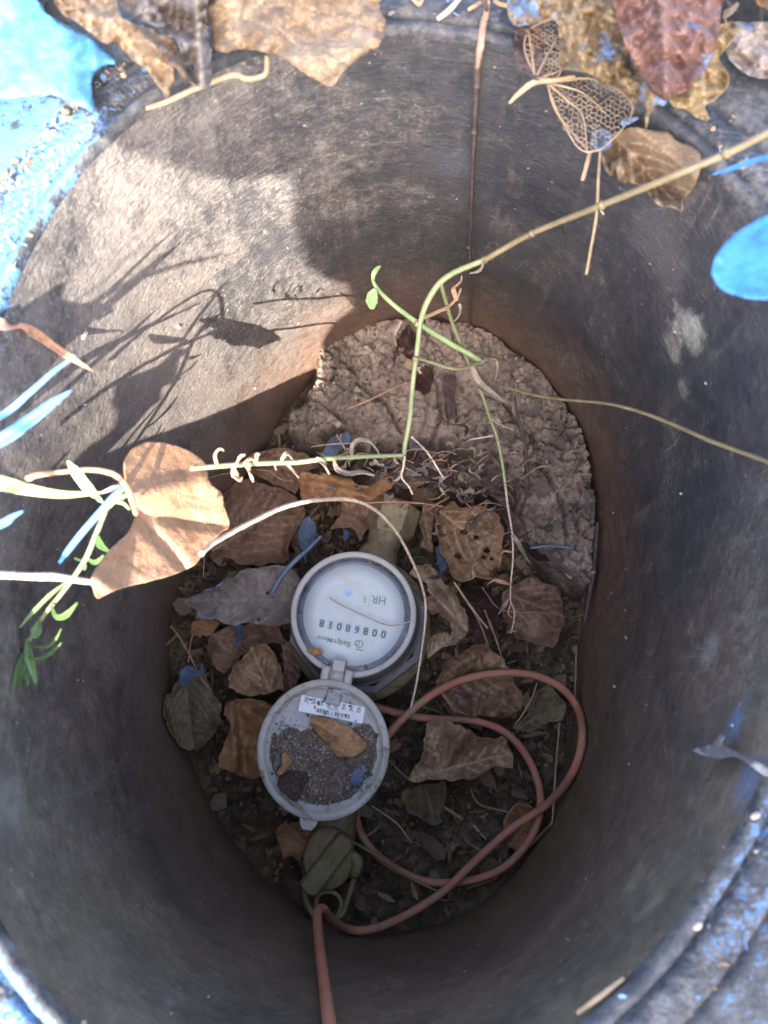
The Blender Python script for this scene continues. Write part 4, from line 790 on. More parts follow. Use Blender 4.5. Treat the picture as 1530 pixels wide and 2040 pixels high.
# --- leaves on the pit bottom
fl = [
 ('orange_leaf',[(594,942),(620,940),(660,948),(700,956),(735,970),(765,948),(792,955),(782,975),(745,995),(718,1000),(702,1016),(690,1016),(684,1002),(640,992),(602,992),(596,968)],-.345,'bright orange-brown leaf with an upturned edge behind the arching stem','orange',dict(amp=.006,fold=[((600,945),(735,975),.010,9)])),
 ('dull_leaf',[(430,990),(480,955),(540,962),(590,985),(607,1020),(590,1060),(568,1120),(520,1132),(470,1120),(420,1100),(405,1050)],-.398,'large dull brown leaf in the shade directly behind the sunlit heart leaf','dull',dict(amp=.009,veins=autoveins((420,1100),(600,990),5))),
 ('dull_leaf',[(500,905),(545,890),(600,900),(640,930),(600,945),(590,985),(545,965),(505,945)],-.392,'dull brown leaf pressed against the left end of the clay clump','dull',dict(amp=.007)),
 ('grey_leaf',[(367,1195),(400,1180),(460,1150),(500,1130),(540,1127),(575,1134),(602,1150),(592,1180),(583,1240),(545,1246),(500,1238),(470,1241),(430,1236),(392,1236),(395,1215)],-.352,'greyish leaf with a torn hole left of the meter, pointing left','grey',dict(amp=.005,veins=autoveins((590,1195),(370,1196),5),holes=2,ridge=.0005)),
 ('orange_leaf',[(378,1242),(400,1232),(440,1240),(424,1258),(398,1272),(380,1262)],-.372,'small orange-brown leaf tip beneath the greyish leaf','orange',dict(amp=.003,step=4)),
 ('ovate_leaf',[(362,1325),(400,1330),(415,1360),(438,1400),(441,1440),(420,1472),(398,1492),(370,1492),(350,1477),(340,1450),(324,1425),(326,1402),(345,1380),(356,1350)],-.380,'oval olive-brown leaf with blue paint at its top at the left of the pit bottom','olive',dict(amp=.006,veins=autoveins((365,1328),(385,1490),6),hump=.004)),
 ('brown_leaf',[(500,1288),(530,1283),(548,1300),(562,1330),(568,1368),(540,1380),(500,1388),(470,1380),(452,1368),(456,1345),(480,1318)],-.374,'crumpled brown leaf left of the meter, upper of the two by the cover','brown',dict(amp=.008,veins=autoveins((540,1380),(500,1290),4))),
 ('brown_leaf',[(450,1398),(480,1390),(520,1396),(545,1410),(530,1460),(520,1510),(530,1538),(505,1552),(468,1546),(437,1530),(445,1490),(456,1450),(446,1420)],-.372,'long folded brown leaf tucked against the left side of the meter cover','orange',dict(amp=.009,fold=[((460,1400),(470,1530),.010,10)],veins=[[(470,1400),(490,1540)]])),
 ('curled_leaf',[(812,1142),(824,1126),(855,1120),(875,1140),(895,1168),(920,1203),(938,1232),(932,1262),(915,1279),(897,1272),(894,1242),(873,1210),(860,1186),(845,1158),(826,1150)],-.318,'curled tan leaf leaning on the right side of the meter','tan',dict(amp=.005,fold=[((860,1130),(935,1250),-.010,12)],step=3.5,veins=[[(820,1140),(935,1262)]])),
 ('curled_leaf',[(852,1308),(850,1288),(860,1268),(882,1255),(908,1262),(926,1272),(905,1284),(880,1290)],-.322,'pale curled leaf edge below the tan leaf at the right of the meter','tan',dict(amp=.004,step=3)),
 ('leaf_flap',[(842,1216),(848,1198),(862,1180),(868,1200),(876,1214),(860,1220)],-.306,'small pale leaf flap beside the meter where the arching stem passes','reddish',dict(amp=.002,step=2.5)),
 ('crumpled_leaf',[(868,1352),(885,1325),(910,1305),(945,1288),(962,1285),(1000,1310),(1022,1350),(1042,1390),(1036,1420),(1000,1432),(950,1426),(905,1420),(882,1390)],-.388,'crumpled brown leaf inside the top of the cable loop','brown',dict(amp=.013,freq=1/28)),
 ('winged_leaf',[(815,1556),(830,1528),(842,1490),(850,1442),(880,1432),(930,1452),(960,1470),(1000,1468),(1014,1490),(1025,1526),(990,1526),(960,1536),(935,1556),(890,1553),(860,1550),(832,1560)],-.378,'broad brown leaf with pointed wings in the middle of the cable loop','brown',dict(amp=.008,veins=palm((880,1535),[(1015,1500),(850,1440),(820,1555)]),fold=[((880,1535),(930,1455),.006,12)])),
 ('olive_leaf',[(800,1575),(835,1562),(888,1553),(887,1600),(872,1648),(850,1641),(818,1616),(803,1600)],-.392,'dark olive leaf hanging below the winged leaf inside the cable loop','olive',dict(amp=.005,veins=[[(845,1560),(868,1645)]])),
 ('olive_leaf',[(1020,1452),(1050,1420),(1072,1372),(1100,1366),(1127,1402),(1122,1436),(1085,1446),(1050,1456)],-.392,'triangular grey-olive leaf inside the right end of the cable loop','olive',dict(amp=.006)),
 ('orange_leaf',[(552,1665),(562,1642),(600,1634),(628,1655),(612,1690),(597,1716),(580,1706),(562,1716),(556,1690)],-.385,'orange-brown leaf left of the brass valve','orange',dict(amp=.006)),
 ('holed_leaf',[(868,1012),(900,1000),(930,1010),(960,1003),(990,1020),(1003,1060),(1001,1120),(990,1156),(950,1150),(920,1156),(895,1140),(882,1100),(870,1060)],-.372,'brown leaf full of holes on the litter right of the brass nut','brown',dict(amp=.010,freq=1/30,holes=9,step=3.5)),
 ('maroon_leaf',[(778,712),(788,680),(805,652),(822,648),(834,672),(833,705),(826,726),(808,716),(795,702),(783,728)],-.360,'dark maroon leaf on the clay behind the green vine, with pale holes','maroon',dict(amp=.004,holes=2,step=3.5)),
 ('maroon_leaf',[(826,728),(848,721),(864,745),(862,772),(850,786),(830,780),(824,755)],-.362,'dark maroon leaf on the clay just right of the green vine','maroon',dict(amp=.004,step=3.5,holes=1)),
 ('purple_leaf',[(882,752),(905,748),(910,785),(902,825),(898,848),(888,846),(888,800),(878,775)],-.364,'narrow purplish leaf lying on the clay right of the maroon leaves','purple',dict(amp=.003,step=3.5)),
 ('purple_leaf',[(948,955),(965,942),(985,940),(1004,962),(1026,1000),(1038,1040),(1036,1066),(1012,1062),(1008,1020),(985,995),(960,985)],-.350,'purplish hanging leaf beside the dry twig tip at the clay edge','purple',dict(amp=.005,step=3.5)),
 ('purple_leaf',[(835,905),(870,910),(910,935),(950,945),(986,960),(976,974),(930,968),(880,965),(845,950),(826,930)],-.338,'long purple-grey leaf curled above the brass nut','purple',dict(amp=.007,step=3.5,curl=.004)),
 ('weathered_leaf',[(775,938),(800,922),(835,918),(880,930),(922,955),(900,972),(860,966),(828,957),(790,962)],-.345,'silvery weathered leaf heaped behind the brass nut','greyed',dict(amp=.010,freq=1/22,step=3.5)),
 ('brown_leaf',[(700,960),(760,975),(790,1000),(760,1010),(735,1050),(715,1080),(700,1050),(660,1060),(680,1010)],-.392,'shaded brown leaf between the brass nut and the orange leaf','dull',dict(amp=.008)),
 ('brown_leaf',[(840,1000),(868,1000),(862,1060),(858,1100),(840,1090),(836,1040)],-.398,'dark leaf wedged right of the brass nut','dull',dict(amp=.005)),
 ('rotten_leaf',[(420,1265),(455,1245),(500,1240),(555,1250),(570,1280),(520,1285),(480,1310),(450,1345),(430,1330),(412,1300)],-.398,'rotting leaf beneath the greyish leaf left of the meter','dull',dict(amp=.008)),
 ('rotten_leaf',[(1000,1180),(1050,1150),(1110,1165),(1130,1230),(1100,1290),(1040,1280),(1005,1240)],-.402,'dark rotting leaf at the foot of the clay at the right','dull',dict(amp=.009,freq=1/25)),
 ('rotten_leaf',[(900,1180),(960,1165),(1000,1200),(990,1260),(950,1280),(925,1240)],-.402,'dark rotting leaf between the meter and the hanging twig','maroon',dict(amp=.007)),
 ('rotten_leaf',[(1010,1690),(1000,1640),(1030,1600),(1070,1610),(1060,1660),(1040,1700)],-.408,'dark red rotting leaf under the lower right bend of the cable','maroon' if False else 'orange',dict(amp=.006)),
 ('rotten_leaf',[(900,1430),(880,1400),(905,1375),(940,1380),(935,1420)],-.386,'small reddish leaf against the crumpled leaf inside the cable loop','reddish',dict(amp=.005)),
 ('maroon_leaf',[(1050,1065),(1110,1060),(1140,1080),(1120,1115),(1070,1120),(1045,1095)],-.388,'dark maroon leaf under the blue straw at the clay edge','maroon',dict(amp=.005)),
 ('rotten_leaf',[(560,1275),(590,1290),(600,1340),(585,1390),(560,1380),(565,1330)],-.392,'dark leaf in the gap between the meter and the crumpled brown leaf','dull',dict(amp=.005)),
]
for nm, ol, z, lb, mt, kw in fl:
    k2 = dict(kw); k2.setdefault('veins', autoveins(ol[0], ol[len(ol)//2], 4)); k2['amp'] = k2.get('amp', .004)*.55; k2.setdefault('vf', .007); k2.setdefault('lift', .0045); k2.setdefault('ridge', -.0007); k2.setdefault('vw', 2.4); k2.setdefault('jag', 3.2); k2.setdefault('wr', 1.3); k2.setdefault('step', 4); z = z+.004; L1(nm, ol, z, lb, m=M[mt], **k2)
for nm, ol, z, lb in [('painted_scrap',[(592,1060),(600,1040),(612,1028),(620,1032),(630,1050),(626,1078),(612,1090),(611,1122),(604,1100),(596,1082)],-.372,'blue painted leaf scrap standing in the litter behind the meter'),
    ('painted_scrap',[(870,1088),(890,1086),(889,1130),(880,1140),(871,1120)],-.385,'blue painted scrap in the litter right of the inlet pipe'),
    ('painted_scrap',[(684,1058),(690,1055),(694,1070),(688,1080),(682,1072)],-.372,'tiny blue chip hanging left of the brass nut'),
    ('painted_scrap',[(360,1332),(372,1326),(392,1334),(400,1322),(404,1340),(385,1352),(370,1366),(358,1362)],-.368,'blue painted scrap on top of the oval olive leaf'),
    ('painted_scrap',[(640,905),(660,870),(690,862),(700,880),(680,895),(660,915)],-.36,'dull blue curled scrap at the front of the clay behind the vine'),
    ('painted_scrap',[(1180,262),(1205,256),(1218,270),(1215,296),(1190,302),(1176,285)],-.010,'blue paint blob on the lower tip of the pale leaf skeleton'),
    ('painted_scrap',[(1236,240),(1262,232),(1272,236),(1250,248),(1238,250)],.002,'small blue shred between the leaf skeleton and the curled brown leaf'),
    ('painted_scrap',[(183,262),(196,240),(205,212),(214,215),(212,245),(195,262),(178,290),(172,292)],.010,'blue painted sliver standing up on the far left rim'),
    ('painted_scrap',[(464,1238),(478,1240),(484,1262),(476,1290),(468,1280),(472,1260)],-.368,'blue painted leaf stub below the greyish leaf left of the meter'),
    ('painted_scrap',[(816,885),(845,890),(850,900),(820,898)],-.358,'blue painted fleck on the clay near the vine joint')]:
    L1(nm, ol, z, lb, 'painted scrap', m=M['blue'], amp=.003, step=3)
# ================================================================== VINES, STEMS, TWIGS
vine = empty('climbing_vine', tuple(at0(1530, 265, -.01))); tag(vine, 'long jointed vine crossing from the right edge and bending down green into the pit', 'vine')
def jt(px, py, z, r=.0022, mt='olivetwig', par=None):
    p = pt(px, py, z); V, F = lathe(p, [(.0001,r),(r*.8,r*.6),(r,0),(r*.8,-r*.6),(.0001,-r)], 10); mk('node', V, F, M[mt], par)
mv = [(1620,225,.045),(1530,265,.035),(1450,305,.025),(1330,355,.008),(1200,408,-.025),(1060,465,-.07),(965,518,-.10),(905,543,-.11),(875,565,-.115),(852,600,-.12),(838,640,-.125),(832,690,-.13),(823,760,-.14),(817,830,-.145),(808,880,-.15),(805,905,-.15)]
T('main_stem', mv[:7], [.0015,.0016,.0016,.0017], 'olivetwig', '', n=90, parent=vine, rough=.03)
T('green_stem', mv[6:], [.0017,.0019,.0016,.0014,.0014], 'stemgreen', '', n=90, parent=vine, rough=.03)
for x, y, z in ((1447,306,.025),(1200,408,-.025),(965,518,-.10),(832,645,-.126),(828,715,-.133),(1060,465,-.07)): jt(x, y, z, .0023, 'olivetwig', vine)
T('side_stem', [(805,907,-.15),(740,909,-.135),(650,914,-.11),(590,921,-.10),(540,922,-.09),(470,926,-.074),(405,931,-.062),(380,933,-.057)], [.0012,.0014,.0013], 'stemgreen', '', n=80, parent=vine, rough=.03)
T('side_stem', [(962,722,-.20),(940,708,-.19),(900,686,-.18),(850,655,-.165),(800,620,-.15),(765,590,-.14),(748,570,-.13),(742,555,-.125)], [.0018,.0019,.0016,.0010], 'limegreen', '', n=60, parent=vine, rough=.02)
T('side_stem', [(878,565,-.115),(885,590,-.13),(900,640,-.16),(920,690,-.19),(938,735,-.21),(960,785,-.235),(975,830,-.25),(990,870,-.26),(1000,920,-.27),(1006,962,-.275)], [.0013,.0013,.0012,.0012], 'stemgreen', '', n=90, parent=vine, rough=.03)
T('side_stem', [(832,713,-.135),(860,722,-.15),(900,734,-.165),(930,732,-.18),(955,722,-.195)], [.0009,.0010,.0009], 'stemgreen', '', n=40, parent=vine, rough=.03)
T('dry_stem', [(1006,962,-.275),(1012,1010,-.28),(1020,1060,-.285),(1022,1110,-.29),(1018,1160,-.295),(1017,1195,-.297),(1024,1215,-.3),(1024,1235,-.3),(1018,1262,-.3)], [.0010,.0008,.0006,.0005], 'paletwig', '', n=80, parent=vine, rough=.15)
T('dry_stem', [(842,634,-.13),(870,622,-.135),(895,610,-.14),(912,590,-.14),(918,575,-.14)], [.0013,.0012,.0007], 'straw', '', n=30, parent=vine, rough=.15)
T('dry_stem', [(806,908,-.15),(804,930,-.16),(800,950,-.165),(815,970,-.17),(822,985,-.17)], [.0008,.0006], 'paletwig', '', n=30, parent=vine, rough=.15)
T('dry_stem', [(820,870,-.15),(850,900,-.17),(870,930,-.18),(885,955,-.19)], [.0006,.0006], 'paletwig', '', n=30, parent=vine, rough=.15)
def curlf(pts, wd, mt, par, tw=1.0, cup=.6, n=22, name='dry_leaflet'):
    wd = [w_*.00026 for w_ in wd]; tw *= 1.8; cup = .8 if cup > .5 else cup; o = mk(name, *ribbon(pxl(pts), wd, n=n, cup=cup, twist=tw, jag=.15), M[mt], par); solid(o, .00025); return o
for p, w_, m_, t_ in [
    ([(432,925,-.055),(430,905,-.05),(438,895,-.045),(446,898,-.045)],[5,10,6,2],'redcurl',1.5),([(470,926,-.06),(480,910,-.055),(488,905,-.055)],[4,9,3],'redcurl',2),([(465,930,-.06),(468,948,-.065),(478,958,-.065),(483,950,-.065)],[6,14,9,3],'redcurl',1),
    ([(492,926,-.07),(498,945,-.075),(505,960,-.078)],[6,9,3],'redcurl',2),([(512,925,-.07),(513,905,-.066),(518,905,-.066)],[6,10,4],'redcurl',2.5),([(485,925,-.065),(500,915,-.06),(512,922,-.06)],[4,10,4],'redcurl',1),([(545,922,-.08),(550,936,-.082)],[4,7],'drycurl',1),
    ([(560,918,-.085),(572,905,-.082),(582,915,-.084)],[5,13,4],'drycurl',1),([(572,925,-.085),(585,940,-.09),(595,952,-.092)],[4,5,3],'drycurl',1),([(630,912,-.10),(645,925,-.105),(655,945,-.11)],[6,15,6],'drycurl',1.2),
    ([(702,915,-.13),(702,890,-.125),(715,878,-.12),(735,880,-.12),(750,895,-.12),(757,910,-.125)],[5,10,12,10,7,3],'drycurl',1),([(665,915,-.12),(672,935,-.13),(695,945,-.135),(720,942,-.135),(746,948,-.135)],[5,12,14,16,10],'greyed' if False else 'drycurl',.8),
    ([(748,915,-.13),(752,925,-.13),(765,926,-.13)],[3,8,3],'drycurl',1),([(795,905,-.15),(785,915,-.15),(795,925,-.15)],[3,9,3],'drycurl',2),([(800,945,-.165),(790,955,-.165),(782,958,-.165)],[3,10,4],'drycurl',1),([(880,950,-.19),(876,970,-.20),(886,986,-.20)],[8,15,6],'drycurl',1.6),
    ([(1020,1062,-.285),(1030,1080,-.285),(1040,1100,-.29),(1056,1122,-.29)],[6,16,20,5],'drycurl',.8),([(1018,1165,-.295),(1000,1158,-.29),(985,1155,-.29),(970,1165,-.29)],[5,14,14,3],'redcurl',.8),([(1015,1190,-.297),(1004,1205,-.295),(992,1225,-.295)],[4,17,3],'drycurl',.6),
    ([(1010,1012,-.28),(980,1018,-.28),(955,1028,-.285),(938,1050,-.285)],[3,4,18,22],'purplecurl',.4),([(1024,1215,-.30),(1040,1225,-.30),(1052,1240,-.30)],[3,6,5],'drycurl',1),([(1018,1200,-.30),(1012,1222,-.30),(1022,1232,-.30)],[3,8,3],'redcurl',1),
    ([(1020,1100,-.29),(1003,1098,-.29),(995,1112,-.29)],[3,8,4],'redcurl',1),([(1018,1255,-.30),(1010,1262,-.30),(1018,1258,-.30),(1030,1258,-.30)],[3,9,8,6],'drycurl',2),
    ([(940,725,-.20),(942,745,-.205),(955,768,-.21),(978,785,-.21),(1003,800,-.21),(1012,798,-.21)],[12,24,26,24,14,4],'drycurl',.5),([(958,722,-.195),(980,715,-.19),(990,718,-.19)],[5,10,5],'drycurl',1),([(988,718,-.19),(990,740,-.19),(985,760,-.195)],[6,9,5],'drycurl',1),
    ([(910,600,-.14),(905,575,-.138),(918,562,-.138),(920,548,-.138)],[8,14,9,3],'redcurl',1.5),([(915,605,-.14),(915,625,-.142),(905,640,-.145)],[7,12,4],'drycurl',1.5),([(965,520,-.098),(955,538,-.10),(935,545,-.10)],[3,8,4],'drycurl',1),
    ([(984,868,-.26),(940,875,-.265),(920,885,-.268)],[3,5,2],'paletwig',1),([(985,870,-.26),(1000,882,-.26),(1010,880,-.26)],[4,7,4],'drycurl',1),([(975,835,-.25),(995,845,-.25),(1025,858,-.25)],[2,3,2],'paletwig',1),([(800,640,-.14),(785,665,-.145),(790,690,-.15)],[6,12,4],'drycurl',1),
    ([(1200,408,-.025),(1197,420,-.027),(1203,428,-.027)],[6,9,4],'stemgreen',1)]:
    curlf(p, w_, {'purplecurl': 'purple'}.get(m_, m_), vine, t_)
curlf([(742,560,-.125),(745,545,-.12),(752,535,-.12),(758,530,-.12)],[5,11,14,6],'limegreen',vine,.4,.3,name='leaflet')
curlf([(748,575,-.13),(742,590,-.13),(740,603,-.13),(741,616,-.13)],[8,26,28,10],'limegreen',vine,.2,.3,name='leaflet')
T('yellow_tendril', [(1000,768,-.24),(1030,778,-.23),(1070,788,-.215),(1120,796,-.20),(1170,800,-.18),(1220,806,-.16),(1280,822,-.14),(1340,845,-.12),(1420,880,-.09),(1530,920,-.06),(1640,965,-.03)], [.0008,.0010,.0012,.0013,.0013], 'olivetwig', 'thin yellowish stem running from the right edge to the hanging grey leaf', n=100)
# tangle of withered weed over the front of the clay
tang = empty('withered_weed', tuple(at0(830, 930, -.36))); tag(tang, 'tangle of withered grey-brown weed between the clay and the brass nut', 'weed')
for i in range(150):
    x, y = (random.gauss(850, 95), random.gauss(925, 34)) if i % 4 else (random.gauss(960, 50), random.gauss(1020, 50)); z = -.335+random.uniform(-.012, .02); a = random.uniform(0, 6.28); l = random.uniform(18, 62)
    if i % 3 == 0: mk('stem', *tube([at0(x+l*.9*s*math.cos(a+.5*s*s), y+l*.6*s*math.sin(a+.7*s), z+.006*math.sin(3*s+i)) for s in (-1, -.4, .2, .7, 1)], [.0005, .0006, .0003], 18, 5, .1), M[random.choice(['straw', 'darktwig', 'redcurl', 'paletwig'])], tang)
    else:
        a2 = random.uniform(1, 3)*random.choice([-1, 1]); o = mk('dry_leaflet', *ribbon([at0(x+l*.45*s*math.cos(a+a2*s), y+l*.4*s*math.sin(a+a2*s), z+.007*s) for s in (0, .3, .6, 1)], [.0006, .0035*random.uniform(.5, 1.2), .0042*random.uniform(.4, 1.2), .0006], n=14, cup=.8, twist=random.uniform(-2, 2), jag=.25), M[random.choice(['drycurl', 'purple', 'greyed', 'drycurl', 'purple', 'dull'])], tang); solid(o, .0002)
bt = empty('tall_twig', tuple(wallhit(945, 200))); tag(bt, 'tall dark twig standing against the far wall, its bark peeled near the top', 'twig')
W_ = lambda x, y, o=.003: wallhit(x, y, o)
mk('bare_wood', *tube([at0(972,2,.012), at0(968,30,.004), at0(963,45,.0), W_(958,85,.005), W_(954,108,.004), W_(950,135,.004)], [.0015,.0020,.0023,.0020,.0013], 40, 10, .12, flat=.7), M['barewood'], bt)
mk('bark', *tube([W_(951,130,.004), W_(950,160,.003), W_(945,260,.003), W_(941,360,.003), W_(937,470,.003), W_(936,560,.004), W_(936,640,.004), W_(935,672,.005)], [.0018,.0012,.0011,.0011,.0010,.0014,.0013], 120, 8, .14), M['darktwig'], bt)
for x, y in ((950,170),(934,492),(945,262)): 
    p = W_(x, y, .003); V, F = lathe(p, [(.0001,.002),(.0019,.001),(.002,-.001),(.0001,-.002)], 8); mk('knot', V, F, M['darktwig'], bt)
mk('twig_tip', *tube([at0(955,-60,.02), at0(960,-10,.016), at0(967,8,.012), at0(970,20,.008)], [.001,.0012,.001], 20, 8, .15), M['darktwig'], bt)
T('arching_vine', [(400,1104,-.07),(425,1082,-.08),(470,1056,-.095),(515,1033,-.11),(560,1012,-.125),(610,999,-.14),(650,995,-.155),(690,994,-.17),(725,1003,-.185),(758,1024,-.205),(790,1060,-.225),(815,1105,-.245),(835,1150,-.26),(847,1195,-.27),(847,1240,-.275),(838,1310,-.28),(828,1370,-.285),(818,1412,-.29)], [.0014,.0014,.0013,.0011,.0010,.0008], 'paletwig', 'pale stem arching from the sunlit leaf over the meter and down its right side', n=140)
T('sunlit_vine', [(-90,1142,.0),(0,1145,-.005),(60,1148,-.008),(110,1149,-.010),(150,1155,-.012),(188,1160,-.014)], [.0016,.0017,.0015,.0017,.0014,.0010], 'paletwig', 'pale sunlit stem reaching from the left edge to the tip of the heart leaf', n=60)
T('leaf_stalk', [(292,216,.001),(330,204,.004),(370,185,.006),(410,168,.008),(455,152,.010),(475,150,.010),(490,157,.010),(515,154,.010),(530,145,.011),(532,112,.013)], [.0010,.0012,.0013,.0013,.0012,.0011], 'straw', 'pale bent leaf stalk under the tan leaves on the far rim', 'stalk', n=70)
T('thin_straw', [(1197,290,-.02),(1192,360,-.03),(1188,430,-.045),(1178,490,-.06),(1168,546,-.075)], [.0007,.0008,.0009], 'straw', 'thin pale straw hanging straight down below the blue paint blob', 'straw', n=50)
T('thin_straw', [(1176,300,-.02),(1170,325,-.025),(1160,360,-.03)], [.0012,.0010], 'straw', 'short straw stub left of the thin hanging straw', 'straw', n=20)
for i, (pts, r, mt, lb) in enumerate([
  ([(1150,2018,-.005),(1195,1985,-.004),(1243,1948,-.003)],.0010,'straw','pale straw on the near right wall below the rim ridge'),
  ([(872,38,.0),(895,20,.004),(920,-8,.006)],.0014,'paletwig','pale broken twig on the far rim left of the tall twig'),
  ([(932,20,.002),(950,10,.003),(965,-2,.004)],.0011,'straw','short straw at the far edge just left of the tall twig'),
  ([(985,2,.004),(1000,9,.005),(1030,12,.006),(1050,8,.006)],.0012,'straw','short yellow straw at the far edge right of the tall twig'),
  ([(820,-5,.004),(835,8,.004),(845,-10,.004)],.0012,'straw','small straw bit at the far edge right of the broad leaf'),
  ([(1115,1440,-.385),(1108,1520,-.39),(1100,1640,-.392)],.0011,'straw','long straw crossing under the right bend of the cable'),
  ([(1148,1285,-.385),(1147,1340,-.39),(1145,1390,-.392)],.0009,'straw','upright straw at the right wall above the cable loop'),
  ([(1100,1640,-.398),(1060,1680,-.40),(1010,1720,-.402),(985,1752,-.404)],.0016,'olivetwig','thick olive twig along the near right wall of the pit bottom'),
  ([(985,1752,-.404),(960,1760,-.405),(930,1770,-.405)],.0010,'olivetwig','short twig end at the near wall left of the olive twig'),
  ([(660,1648,-.388),(700,1675,-.39),(760,1710,-.392),(810,1745,-.394),(872,1776,-.395)],.0015,'olivetwig','straight olive twig from the valve to the near cable bend'),
  ([(938,1572,-.395),(945,1590,-.395),(960,1605,-.395),(1000,1615,-.398),(1030,1622,-.40)],.0008,'straw','bent yellow straw below the winged leaf'),
  ([(880,1605,-.398),(900,1618,-.398),(918,1630,-.398)],.0016,'straw','short flat straw right of the olive leaf'),
  ([(1070,1360,-.382),(1060,1390,-.382),(1040,1425,-.384),(1025,1445,-.386)],.0009,'redcurl','reddish leaf stalk at the triangular olive leaf'),
  ([(340,1245,-.375),(370,1290,-.375),(400,1350,-.372),(420,1375,-.37)],.0007,'redcurl','thin reddish stalk slanting above the oval olive leaf'),
  ([(375,1320,-.37),(380,1280,-.37),(384,1265,-.37)],.0007,'redcurl','short reddish stalk crossing the slanting one'),
  ([(540,1185,-.345),(560,1150,-.342),(585,1120,-.34),(610,1098,-.345),(640,1068,-.35)],.0020,'bluestalk','blue painted stalk leaning on the greyish leaf left of the meter'),
  ([(1056,1092,-.366),(1080,1089,-.366),(1100,1088,-.367),(1145,1092,-.367)],.0012,'bluestalk','blue-tipped straw on the clay edge near the right wall'),
  ([(720,1003,-.33),(780,1000,-.33),(840,1003,-.335),(893,1012,-.34)],.0009,'redcurl','thin reddish stalk crossing over the brass nut'),
  ([(850,1018,-.36),(870,1005,-.36),(895,990,-.36)],.0010,'redcurl','short stalk right of the brass nut'),
  ([(695,814,-.36),(740,795,-.36),(780,775,-.358),(812,762,-.355)],.0010,'redcurl','straight reddish pine needle on the clay left of the vine'),
  ([(1025,790,-.35),(1032,830,-.352),(1045,880,-.354),(1050,940,-.356),(1048,990,-.36),(1035,1030,-.362)],.0014,'maroontwig','long dark root lying down the middle of the clay'),
  ([(940,935,-.35),(960,915,-.352),(975,905,-.353)],.0010,'straw','short pale straw on the clay right of the purple leaf'),
  ([(905,1160,-.30),(925,1190,-.302),(950,1225,-.305),(972,1252,-.308)],.0010,'straw','yellow stalk slanting over the tan leaf right of the meter'),
  ([(930,1195,-.36),(955,1240,-.37),(975,1290,-.38),(992,1310,-.385)],.0009,'straw','long straw slanting down from the tan curled leaf'),
  ([(965,1215,-.375),(985,1265,-.385),(1000,1310,-.39)],.0010,'redcurl','dark straw lying beside the long slanting straw'),
  ([(620,890,-.355),(660,885,-.35),(700,883,-.35)],.0006,'paletwig','pale thin stalk in front of the clay clump'),
  ([(670,865,-.34),(690,900,-.345),(697,930,-.35)],.0008,'redcurl','reddish stalk slanting through the curled grey leaflets'),
  ([(725,930,-.37),(735,905,-.368),(737,885,-.366)],.0008,'straw','upright straw just right of the reddish stalk'),
  ([(510,935,-.36),(540,940,-.362),(560,955,-.364),(585,958,-.366)],.0007,'straw','curved pale stalk left of the orange leaf'),
  ([(390,960,-.35),(430,948,-.35),(460,942,-.352)],.0007,'straw','faint pale stalk behind the heart leaf edge'),
  ([(980,1700,-.40),(950,1690,-.40),(925,1672,-.40)],.0006,'straw','thin straw on the dark litter inside the lower cable loop'),
  ([(740,1605,-.39),(790,1640,-.392),(820,1680,-.395)],.0007,'paletwig','thin stalk slanting down right of the meter cover'),
  ([(775,1515,-.385),(800,1540,-.387),(818,1556,-.388)],.0007,'straw','thin stalk between the meter cover and the winged leaf'),
  ([(960,1170,-.37),(1000,1215,-.375),(1080,1220,-.378),(1120,1225,-.38)],.0005,'straw','hair-thin straw across the dark foot of the clay'),
  ([(1190,1040,-.36),(1185,1120,-.368),(1175,1180,-.372),(1165,1240,-.378)],.0022,'maroontwig','thick brown root in the crack between clay and right wall'),
  ([(405,1150,-.33),(408,1080,-.30),(402,1020,-.27)],.0004,'paletwig','hair-thin thread hanging behind the heart leaf'),
]):
    T('straw' if mt in ('straw', 'paletwig') else 'twig' if 'twig' in mt else 'stalk', pts, [r*.8, r, r*.7], {'maroontwig': 'darktwig'}.get(mt, mt), lb, {'straw': 'straw', 'paletwig': 'straw'}.get(mt, 'twig'), n=30, seg=7, off=.002)
# ================================================================== GRASS BLADES AND YOUNG PLANT
def blade(pts, wd, mt, label=None, par=None, cup=.35, tw=.3, side=None, name='grass_strand', n=28, sc=.0002):
    o = mk(name, *ribbon(pxl(pts), [w_*sc for w_ in wd], n=n, cup=cup, twist=tw, side=side), M[mt], par); solid(o, .00025)
    if par is None: tag(o, label, 'grass blade')
    return o
blade([(-120,885,.01),(0,830,.022),(60,782,.028),(110,738,.032),(152,708,.034)],[14,13,12,9,2],'blueblade','upper of two blue painted grass blades at the left edge, crossing the dry one')
blade([(-120,930,.015),(0,878,.024),(60,838,.028),(110,800,.030),(142,778,.032)],[26,26,26,20,2],'blueblade','broader blue painted grass blade at the left, second from the top')
blade([(-100,1075,.01),(0,1045,.018),(25,1030,.02),(46,1018,.022)],[18,17,14,2],'blueblade','short blue painted blade tip at the left edge above the sunlit stem')
blade([(118,1122,-.02),(135,1098,-.015),(165,1060,-.008),(200,1020,-.002),(225,990,.002),(243,972,.004)],[6,12,13,13,12,7],'blueblade','narrow blue painted blade leaning against the left side of the heart leaf')
blade([(-120,935,-.002),(0,962,-.002),(60,976,-.003),(120,985,-.004),(170,984,-.006),(205,981,-.006)],[34,34,26,18,11,3],'greenblade','pale yellow-green grass blade pointing right toward the heart leaf')
blade([(203,981,-.006),(222,974,-.005),(240,966,-.004)],[3,9,4],'paletwig','white dry tip at the end of the pale yellow-green blade', name='blade_tip')
blade([(-100,632,.0),(0,646,-.012),(45,653,-.02),(80,670,-.03),(110,692,-.042),(150,718,-.055),(186,740,-.064)],[22,22,22,20,16,14,3],'redcurl','dry tan grass blade bent over the left wall', sc=.00024)
